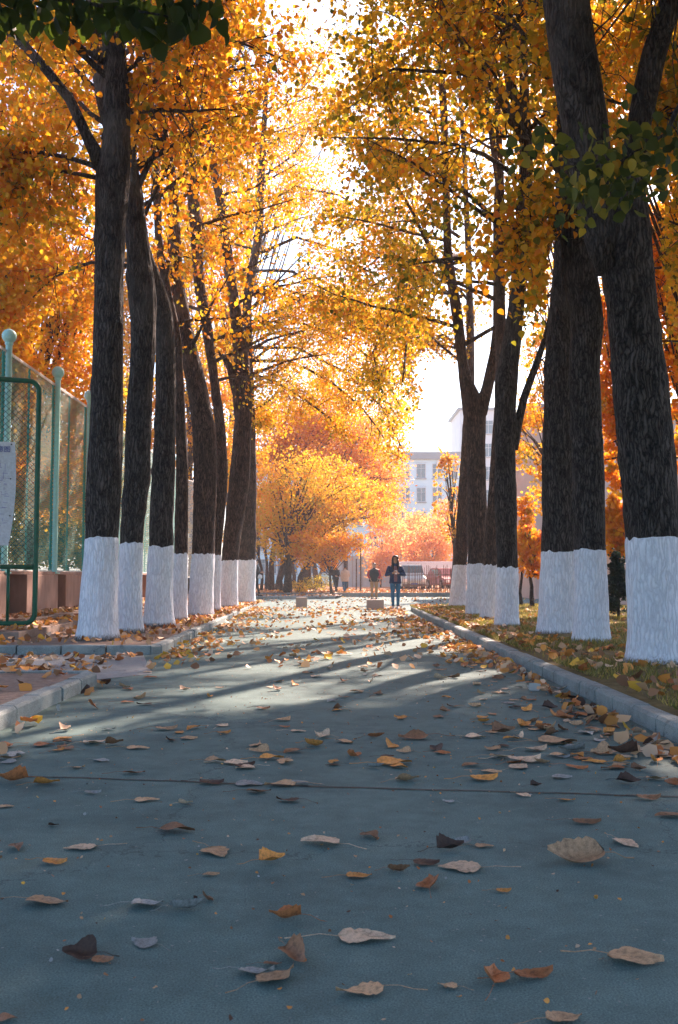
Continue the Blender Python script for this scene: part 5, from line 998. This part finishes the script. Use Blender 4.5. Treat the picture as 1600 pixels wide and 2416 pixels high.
# nearest leaves read from the photograph: (x, y, width) in the lower crop, colour, form, where the stalk points (l, r, d, u) , words
NEAR = [(110, 610, 95, 'tan', 'wavy', 'l', 'broad tan leaf near the left edge, stalk pointing left'), (340, 617, 66, 'grey', 'wavy', 'L', 'greyish leaf with a very long stalk stretching to the left'), (433, 629, 72, 'grey', 'curl', 'l', 'folded grey leaf touching a small curled brown one'), (483, 609, 32, 'brown', 'curl', 'u', 'small curled brown leaf standing against the folded grey one'),
        (658, 650, 68, 'rust', 'curl', 'r', 'rust brown curled leaf with its stalk bent down to the right'), (848, 690, 120, 'pale tan', 'flat', 'l', 'largest pale pinkish leaf in the foreground, long stalk to the upper left'), (332, 706, 60, 'grey', 'flat', 'r', 'pale grey leaf alone in the lower left with its stalk to the right'), (183, 735, 72, 'dark brown', 'curl', 'r', 'dark red brown curled leaf at the lower left'), (238, 747, 46, 'brown', 'wavy', 'l', 'small brown leaf leaning on the dark red brown curled one'),
        (682, 741, 86, 'brown', 'curl', 'u', 'brown and tan curled leaf above the bottom pair, stalk upwards'), (592, 773, 76, 'grey', 'flat', 'l', 'pale grey leaf of the bottom pair, stalk to the left'), (640, 785, 86, 'tan', 'flat', 'd', 'tan leaf of the bottom pair, stalk downwards'), (630, 757, 38, 'brown', 'wavy', 'l', 'tiny brown leaf squeezed between the bottom pair and the curled one'), (832, 816, 102, 'tan', 'wavy', 'r', 'tan leaf with a pointed lobe in the bottom centre, stalk to the lower right'),
        (1143, 786, 74, 'rust', 'curl', 'd', 'left leaf of the touching rust and orange pair at the lower right'), (1235, 781, 86, 'rust', 'wavy', 'l', 'right leaf of the touching rust and orange pair at the lower right'), (1470, 741, 114, 'tan', 'flat', 'l', 'yellowish tan leaf near the lower right edge with a curved stalk'), (1305, 880, 78, 'tan', 'wavy', 'l', 'tan leaf cut by the bottom edge on the right, long stalk to the left'), (15, 882, 44, 'brown', 'wavy', 'l', 'brown leaf cut by the lower left corner'), (1035, 806, 42, 'tan', 'flat', 'r', 'slim tan leaf fragment left of the lower right pair'),
        (740, 473, 86, 'pale tan', 'wavy', 'r', 'pale tan leaf with a long stalk to the right, below the joint centre'), (858, 462, 46, 'brown', 'wavy', 'u', 'small brown leaf with an upright stalk right of the pale tan one'), (1043, 491, 60, 'dark brown', 'curl', 'l', 'dark rust leaf curled upright in the right middle'), (1070, 476, 36, 'grey', 'curl', 'r', 'little grey leaf leaning behind the dark rust upright one'), (1120, 483, 40, 'tan', 'flat', 'l', 'flat tan leaf just right of the dark rust upright one'),
        (986, 522, 56, 'dark brown', 'wavy', 'l', 'dark brown leaf overlapping the pale broad one'), (1063, 529, 90, 'pale tan', 'flat', 'r', 'pale broad leaf overlapped by the dark brown one'), (922, 540, 46, 'brown', 'curl', 'l', 'small brown leaf left of the dark and pale overlapping two'), (992, 572, 58, 'rust', 'curl', 'd', 'rust leaf below the dark and pale overlapping two, stalk downwards'), (830, 552, 54, 'orange', 'wavy', 'L', 'orange tan leaf with a thin straight stalk to the left, centre'), (1165, 588, 32, 'orange', 'wavy', 'l', 'small orange leaf alone right of centre'),
        (1330, 512, 124, 'tan', 'curl', 'r', 'big crumpled tan and orange leaf, largest on the right side'), (1450, 476, 62, 'pale tan', 'flat', 'u', 'pale tan leaf right of the big crumpled one'), (1357, 427, 60, 'brown', 'wavy', 'l', 'tan brown leaf above the big crumpled one, stalk to the left'), (1548, 412, 62, 'brown', 'wavy', 'r', 'brown leaf cut by the right edge below the joint'), (410, 445, 76, 'brown', 'wavy', 'l', 'tan brown leaf with dark edge, stalk to the left, left of centre'), (502, 497, 66, 'tan', 'flat', 'u', 'flat tan leaf below the dark edged one'),
        (630, 518, 56, 'orange', 'curl', 'l', 'orange brown leaf with a raised right flap, centre left'), (488, 550, 36, 'tan', 'flat', 'l', 'thin tan leaf between the flat tan one and the folded grey one'), (185, 485, 68, 'pale tan', 'flat', 'r', 'pale leaf with a domed back at the left'), (128, 521, 54, 'orange', 'wavy', 'l', 'tan orange leaf below the domed pale one'), (38, 488, 46, 'brown', 'wavy', 'u', 'brown leaf near the left edge, level with the domed pale one'), (124, 437, 22, 'dark brown', 'curl', 'l', 'tiny dark crumpled leaf above the domed pale one'),
        (665, 378, 48, 'dark brown', 'wavy', 'r', 'dark rust leaf just below the joint, centre left'), (430, 387, 32, 'pale tan', 'curl', 'l', 'small pale leaf in the light patch below the joint'), (340, 376, 52, 'tan', 'flat', 'l', 'tan orange leaf below the joint at the left'), (215, 361, 36, 'grey', 'wavy', 'l', 'grey leaf below the joint at the left'), (14, 392, 34, 'tan', 'flat', 'l', 'tan leaf cut by the left edge below the joint'),
        (28, 331, 66, 'rust', 'curl', 'r', 'orange brown leaf standing upright on the joint at the left edge'), (108, 338, 54, 'orange', 'curl', 'l', 'bright orange upright leaf second from the left on the joint'), (490, 337, 54, 'dark brown', 'wavy', 'l', 'dark leaf lying on the joint left of the grey group'), (578, 338, 62, 'grey', 'flat', 'l', 'grey leaf on the joint, left of the tan one in its group'), (648, 340, 66, 'tan', 'flat', 'r', 'tan leaf on the joint in the middle of the group'), (598, 357, 52, 'brown', 'wavy', 'l', 'brown leaf hanging below the joint group'), (690, 340, 44, 'grey', 'wavy', 'r', 'grey leaf at the right end of the joint group'),
        (1120, 327, 60, 'orange', 'wavy', 'l', 'bright orange leaf above the joint, right of centre'), (1137, 311, 44, 'tan', 'flat', 'l', 'tan leaf right behind the bright orange one'), (942, 330, 52, 'tan', 'curl', 'l', 'tan leaf above the joint in the centre'), (1212, 367, 30, 'pale tan', 'flat', 'u', 'small pale leaf below the joint right of centre'), (1240, 347, 24, 'dark brown', 'curl', 'l', 'tiny dark leaf on the joint right of centre'), (1310, 377, 36, 'orange', 'flat', 'l', 'small orange leaf below the joint at the right'),
        (1500, 373, 50, 'brown', 'wavy', 'l', 'brown leaf on the right part of the joint'), (1455, 338, 50, 'dark brown', 'curl', 'u', 'dark leaf bent upright above the joint at the right'), (1520, 328, 46, 'tan', 'wavy', 'l', 'orange tan leaf above the joint near the right edge'), (1556, 341, 42, 'rust', 'curl', 'r', 'rust leaf cut by the right edge above the joint'), (1300, 324, 44, 'grey', 'flat', 'l', 'thin grey leaf above the joint at the right'), (1037, 381, 26, 'grey', 'flat', 'r', 'tiny grey leaf below the joint right of centre'),
        (868, 302, 36, 'grey', 'curl', 'l', 'ribbed blue grey leaf above the joint'), (912, 289, 76, 'orange', 'wavy', 'l', 'wide orange tan leaf behind the ribbed blue grey one'), (768, 296, 30, 'dark brown', 'flat', 'r', 'small dark leaf left of the ribbed blue grey one'), (628, 280, 52, 'orange', 'wavy', 'l', 'orange leaf above the joint group'), (498, 287, 46, 'tan', 'wavy', 'l', 'tan leaf left of the orange one above the joint'), (310, 314, 46, 'rust', 'wavy', 'l', 'rust leaf just above the joint at the left'),
        (320, 256, 50, 'tan', 'flat', 'l', 'tan leaf in the row of two left of the light patch'), (265, 249, 38, 'brown', 'curl', 'l', 'brown leaf beside the tan one in the row of two'), (235, 286, 36, 'grey', 'flat', 'l', 'grey leaf with a long thin stalk at the left'), (180, 303, 30, 'tan', 'flat', 'l', 'small tan leaf above the joint at the left'), (22, 281, 46, 'tan', 'wavy', 'l', 'tan leaf at the left edge above the upright ones'), (102, 250, 44, 'rust', 'wavy', 'l', 'rust leaf near the left edge, beyond the joint'),
        (395, 241, 26, 'dark brown', 'curl', 'u', 'dark cup shaped leaf left of centre'), (437, 235, 36, 'tan', 'flat', 'l', 'tan leaf right of the dark cup shaped one'), (385, 213, 46, 'tan', 'wavy', 'l', 'tan leaf behind the dark cup shaped one'), (252, 215, 28, 'grey', 'flat', 'l', 'little grey leaf at the left, beyond the row of two'), (727, 251, 46, 'orange', 'curl', 'u', 'orange leaf with a raised tip in the centre'), (800, 243, 40, 'tan', 'wavy', 'u', 'tan leaf right of the one with the raised tip'),
        (870, 231, 36, 'rust', 'curl', 'l', 'rust crumpled leaf in the centre'), (955, 232, 66, 'brown', 'wavy', 'r', 'long brown leaf right of the rust crumpled one'), (690, 218, 34, 'pale tan', 'flat', 'l', 'pale leaf left of centre in the lit patch'), (1100, 231, 44, 'pale tan', 'wavy', 'l', 'pinkish pale leaf right of centre'), (1165, 221, 52, 'brown', 'curl', 'l', 'brown arched leaf right of the pinkish pale one'), (1182, 236, 34, 'orange', 'wavy', 'r', 'small orange leaf under the brown arched one'),
        (1240, 214, 36, 'tan', 'flat', 'l', 'small tan leaf behind the brown arched one'), (1290, 240, 84, 'tan', 'wavy', 'l', 'wide tan leaf in the right cluster'), (1240, 261, 50, 'pale tan', 'wavy', 'l', 'pale leaf at the left of the right cluster'), (1320, 263, 62, 'grey', 'curl', 'r', 'grey folded leaf in the right cluster'), (1160, 277, 52, 'tan', 'wavy', 'l', 'tan leaf of the touching two above the bright orange one'), (1212, 285, 70, 'pale tan', 'wavy', 'l', 'wide pale leaf of the touching two above the bright orange one'),
        (1387, 271, 38, 'rust', 'flat', 'l', 'rust leaf left of the crumpled group at the right'), (1440, 268, 62, 'dark brown', 'curl', 'r', 'dark arched leaf in the crumpled group at the right'), (1482, 265, 46, 'pale tan', 'wavy', 'r', 'pale leaf touching the dark arched one'), (1438, 290, 38, 'orange', 'curl', 'l', 'orange leaf below the dark arched one'), (1477, 307, 32, 'brown', 'curl', 'l', 'brown leaf below the crumpled group at the right'), (1355, 283, 30, 'orange', 'flat', 'r', 'small orange leaf left of the crumpled group at the right')]
for (x, y, w, c, form, sd_, lab) in NEAR:
    P = GD(x, y + 1470 + w * .08, .005); Y = P[1]; size = w / 2254 * Y
    yaw = {'l': lr.uniform(-.35, .3), 'L': .05, 'r': math.pi + lr.uniform(-.4, .3), 'd': lr.uniform(.8, 1.5), 'u': lr.uniform(-1.2, -.7)}[sd_]
    size *= 1.25 if sd_ in 'du' else 1.08
    put_leaf(P, size, c, lab, 'fallen leaves on the near road', yaw, form, lr.uniform(0, .12) if form == 'curl' else 0)
# farther single leaves on the road: the nearest ones are objects of their own
cw = [('tan', 5), ('pale tan', 4), ('brown', 4), ('dark brown', 2), ('orange', 4), ('rust', 4), ('grey', 2)]
cs = [c for c, n in cw for _ in range(n)]
cand = []
while len(cand) < 190:
    y = 1500 + 290 * lr.random() ** .8; Y = 2479 / (y - 1331)
    if Y < 5.6 or Y > 12.6: continue
    xr = lr.random(); X = (-2.25 + 4.4 * xr) if lr.random() < .6 else (2.15 - abs(lr.gauss(0, .45)))
    if Y > 9.9 and Y < 13.4 and lr.random() < .3: X = -lr.uniform(2.3, 4.5)
    if X < -5: continue
    cand.append((Y, X))
zone = lambda Y: 'before the side path' if Y < 10 else 'beside the side path'
for (Y, X) in sorted(cand):
    c = lr.choice(cs); side = 'by the right kerb' if X > 1.6 else ('by the left kerb' if X < -1.7 else 'in mid road')
    put_leaf((X, Y, .005 if X > -2.3 else .009), lr.uniform(.085, .15), c, f'{c} fallen leaf {side}, {zone(Y)}', 'fallen leaves scattered along the road', None, lr.choice(['flat', 'wavy', 'curl']))

def litter(name, label, P, size, kind_near=True, cols=None, hue=None, up=.5):
    n = len(P)
    if cols is None:
        keys = np.array([CL[c] for c in cs + ['orange', 'orange', 'yellow']]); cols = keys[rng.integers(0, len(keys), n)] * rng.uniform(.6, 1.3, (n, 1))
    nr = unit(rng.normal(size=(n, 3)) * up + np.array([0, 0, 1.0])); t = unit(np.cross(nr, rng.normal(size=(n, 3)))); u = np.cross(t, nr)
    S = size * rng.uniform(.6, 1.2, n); c = rng.uniform(-.6, 1.3, n)
    T = np.array([(0, 0), (.22, .02), (.46, .28), (.36, .64), (0, 1.0), (-.36, .64), (-.46, .28), (-.22, .02), (0, .35)])
    zz = np.array([.05, .04, .16, .10, .12, .10, .16, .04, 0]); Fq = np.array([(0, 1, 2, 8), (8, 2, 3, 4), (8, 4, 5, 6), (0, 8, 6, 7)])
    zq = zz[None] * (1 + c[:, None]) + .08 * rng.random((n, 9))
    V = P[:, None, :] + S[:, None, None] * ((T[None, :, 0, None]) * u[:, None] + (T[None, :, 1, None] - .5) * t[:, None] + zq[:, :, None] * nr[:, None])
    FF = (Fq[None] + (np.arange(n) * 9)[:, None, None]).reshape(-1, 4)
    o = link(name, np_mesh(name, V.reshape(-1, 3), FF, np.repeat(cols, 9, 0)), M['dry']); return tag(o, label, 'leaves', None, 'stuff')
# far road litter: dense at the kerbs and towards the crossing
n = 5200; Y = 11.5 + 22 * rng.random(n) ** .95; X = np.where(rng.random(n) < .35, 2.25 - np.abs(rng.normal(size=n)) * .45, np.where(rng.random(n) < .3, -2.35 - (Y - 14) * .016 + np.abs(rng.normal(size=n)) * .4, rng.uniform(-2.3, 2.3, n)))
cl_ = .5 + .5 * np.sin(X * 2.1 + Y * .9) * np.cos(Y * 1.7 - X); k = (X > -2.3 - .05 * np.clip(Y - 13.5, 0, 9)) & (rng.random(n) < .12 + .45 * cl_) & (X < 2.25); P = np.stack([X, Y, np.full(n, .018)], 1)[k]
ck = np.array([CL[c] for c in ('orange', 'tan', 'orange', 'rust', 'pale tan', 'yellow', 'brown')]); litter('road_leaf_litter', 'many dry leaves scattered over the far part of the road', P, .105, cols=ck[rng.integers(0, 7, len(P))] * rng.uniform(.8, 1.4, (len(P), 1)))
n = 1500; P = np.stack([rng.uniform(-14, 16, n), 31 + 19 * rng.random(n), np.full(n, .012)], 1); P = P[~((P[:, 1] < 38.5) & ((P[:, 0] < -2.6) | (P[:, 0] > 2.6)))]; P = P[~((P[:, 1] > 44) & (P[:, 0] < .5))]; litter('crossing_leaf_litter', 'thin scatter of leaves over the bright crossing', P, .11)
n = 700; Y = 3 + 10.2 * rng.random(n); X = np.where(rng.random(n) < .75, 2.16 - np.abs(rng.normal(size=n)) * .13, -2.28 + np.abs(rng.normal(size=n)) * .1); k = ((X > 0) | (Y < 9.8)) & (X < 2.24) & (X > -2.3) & (rng.random(n) < .08 + .24 * (Y > 5.5)); P = np.stack([X, Y, .012 + .03 * rng.random(n)], 1)[k]
litter('kerb_leaf_litter', 'dry leaves swept up against the near kerbs', P, .105, up=.8)
n = 420; P = np.stack([-2.6 - 4.5 * rng.random(n), 10.6 + 2.9 * rng.random(n), np.full(n, .02)], 1); litter('side_path_leaf_litter', 'leaves lying on the pale side path', P, .11)
n = 4800; Y = 5 + 26.2 * rng.random(n) ** .9; X = 2.55 + 6.5 * rng.random(n) ** 1.6; keys = np.array([CL[c] for c in ('orange', 'rust', 'tan', 'orange', 'brown', 'pale tan', 'yellow')]); 
cl_ = np.sin(X * 3 + Y * 2.3) * np.cos(Y * 1.9 - X * 2) ; k = rng.random(n) < .5 + .5 * cl_
P = np.stack([X, Y, .155 + .02 * rng.random(n)], 1)[k]; litter('verge_leaf_litter', 'orange leaves lying in the grass of the right verge', P, .115, cols=keys[rng.integers(0, 7, len(P))] * rng.uniform(.7, 1.3, (len(P), 1)), up=.6)
n = 3600; Y = 13.95 + 23.5 * rng.random(n); X = -2.6 - 3.6 * rng.random(n) ** 1.2; z = np.where((X < -5.35) & (Y > 17.2), .345, np.where((X < -4.8) & (Y > 15.1), .245, .12)); k = (X > -5.95) & (rng.random(n) < np.where((X < -4.8) | (Y > 20), 1, .45)); P = np.stack([X, Y, z + .01 + .03 * rng.random(n)], 1)[k]
litter('planting_strip_leaf_litter', 'orange leaves covering the strip and steps under the left poplars', P, .11, cols=keys[rng.integers(0, 7, len(P))] * rng.uniform(.6, 1.3, (len(P), 1)), up=.7)
n = 160; P = np.stack([-2.6 - 2.6 * rng.random(n), 6 + 4 * rng.random(n), np.full(n, .125)], 1); litter('island_leaf_litter', 'leaves on the bare soil of the near left island', P, .115)
n = 5200; P = np.stack([-12 + 30 * rng.random(n), 50.6 + 14 * rng.random(n), .19 + .02 * rng.random(n)], 1); litter('bed_leaf_litter', 'carpet of orange leaves across the crossing', P, .14, cols=keys[rng.integers(0, 7, n)] * rng.uniform(.8, 1.3, (n, 1)))
n = 260; P = np.stack([-4.6 + 5 * rng.random(n), 45.6 + 4.5 * rng.random(n), np.full(n, .135)], 1); litter('pavement_leaf_litter', 'a few leaves on the raised pavement across the crossing', P, .11)

n = 1300; Y = 1.9 + 12 * rng.random(n) ** 1.2; X = rng.uniform(-2.3, 2.2, n); P = np.stack([X, Y, np.full(n, .006)], 1); P = P[(np.abs(X) < .37 * Y + .3)]
litter('leaf_crumbs', 'crumbs of crushed leaf and grit on the near road', P, .014, up=.35)
# grass of the right verge
n = 90000; Y = 4.5 + 26.8 * rng.random(n) ** .85; X = 2.52 + 6.5 * rng.random(n) ** 1.35; pt = np.sin(X * 2.7 + Y * 1.3) + np.cos(Y * 2.1 - X * 1.1) + rng.normal(size=n) * .7; k = pt > -.35
X, Y, pt = X[k], Y[k], pt[k]; n = len(X); hgt = rng.uniform(.025, .07, n) * (1 + .25 * np.clip(pt, -1, 1)); a = rng.uniform(0, 6.283, n); le = rng.normal(size=(n, 2)) * .025
B = np.stack([X, Y, np.full(n, .12) + .05 * np.clip((X - 2.4) / 1.5, 0, 1)], 1); w = .0035 + .00022 * Y; dx = np.stack([np.cos(a) * w, np.sin(a) * w, 0 * a], 1); tipv = np.stack([le[:, 0], le[:, 1], hgt], 1)
V = np.stack([B - dx, B + dx, B + tipv], 1).reshape(-1, 3); t = rng.random((n, 1)) ** 1.3; gc = np.array([(.10, .13, .025)]) * (1 - t) + np.array([(.50, .38, .11)]) * t
tag(link('verge_grass', np_mesh('verge_grass', V, np.arange(n * 3).reshape(-1, 3), np.repeat(gc, 3, 0)), M['grass']), 'short thinning grass of the right verge', 'grass', None, 'stuff')

# ------------------------------------------------------------------ air
hz_ = MB().box(-320, 320, -60, 600, -1.0, 42).build('haze', None); tag(hz_, 'thin bright autumn haze', 'haze', None, 'stuff')
m = bpy.data.materials.new('air'); m.use_nodes = True; n = m.node_tree; n.nodes.clear(); v = N(n, 'ShaderNodeVolumePrincipled'); out = N(n, 'ShaderNodeOutputMaterial')
v.inputs['Color'].default_value = (.84, .92, 1.0, 1); v.inputs['Density'].default_value = .0009; v.inputs['Anisotropy'].default_value = .3; n.links.new(v.outputs[0], out.inputs['Volume']); hz_.data.materials.append(m)
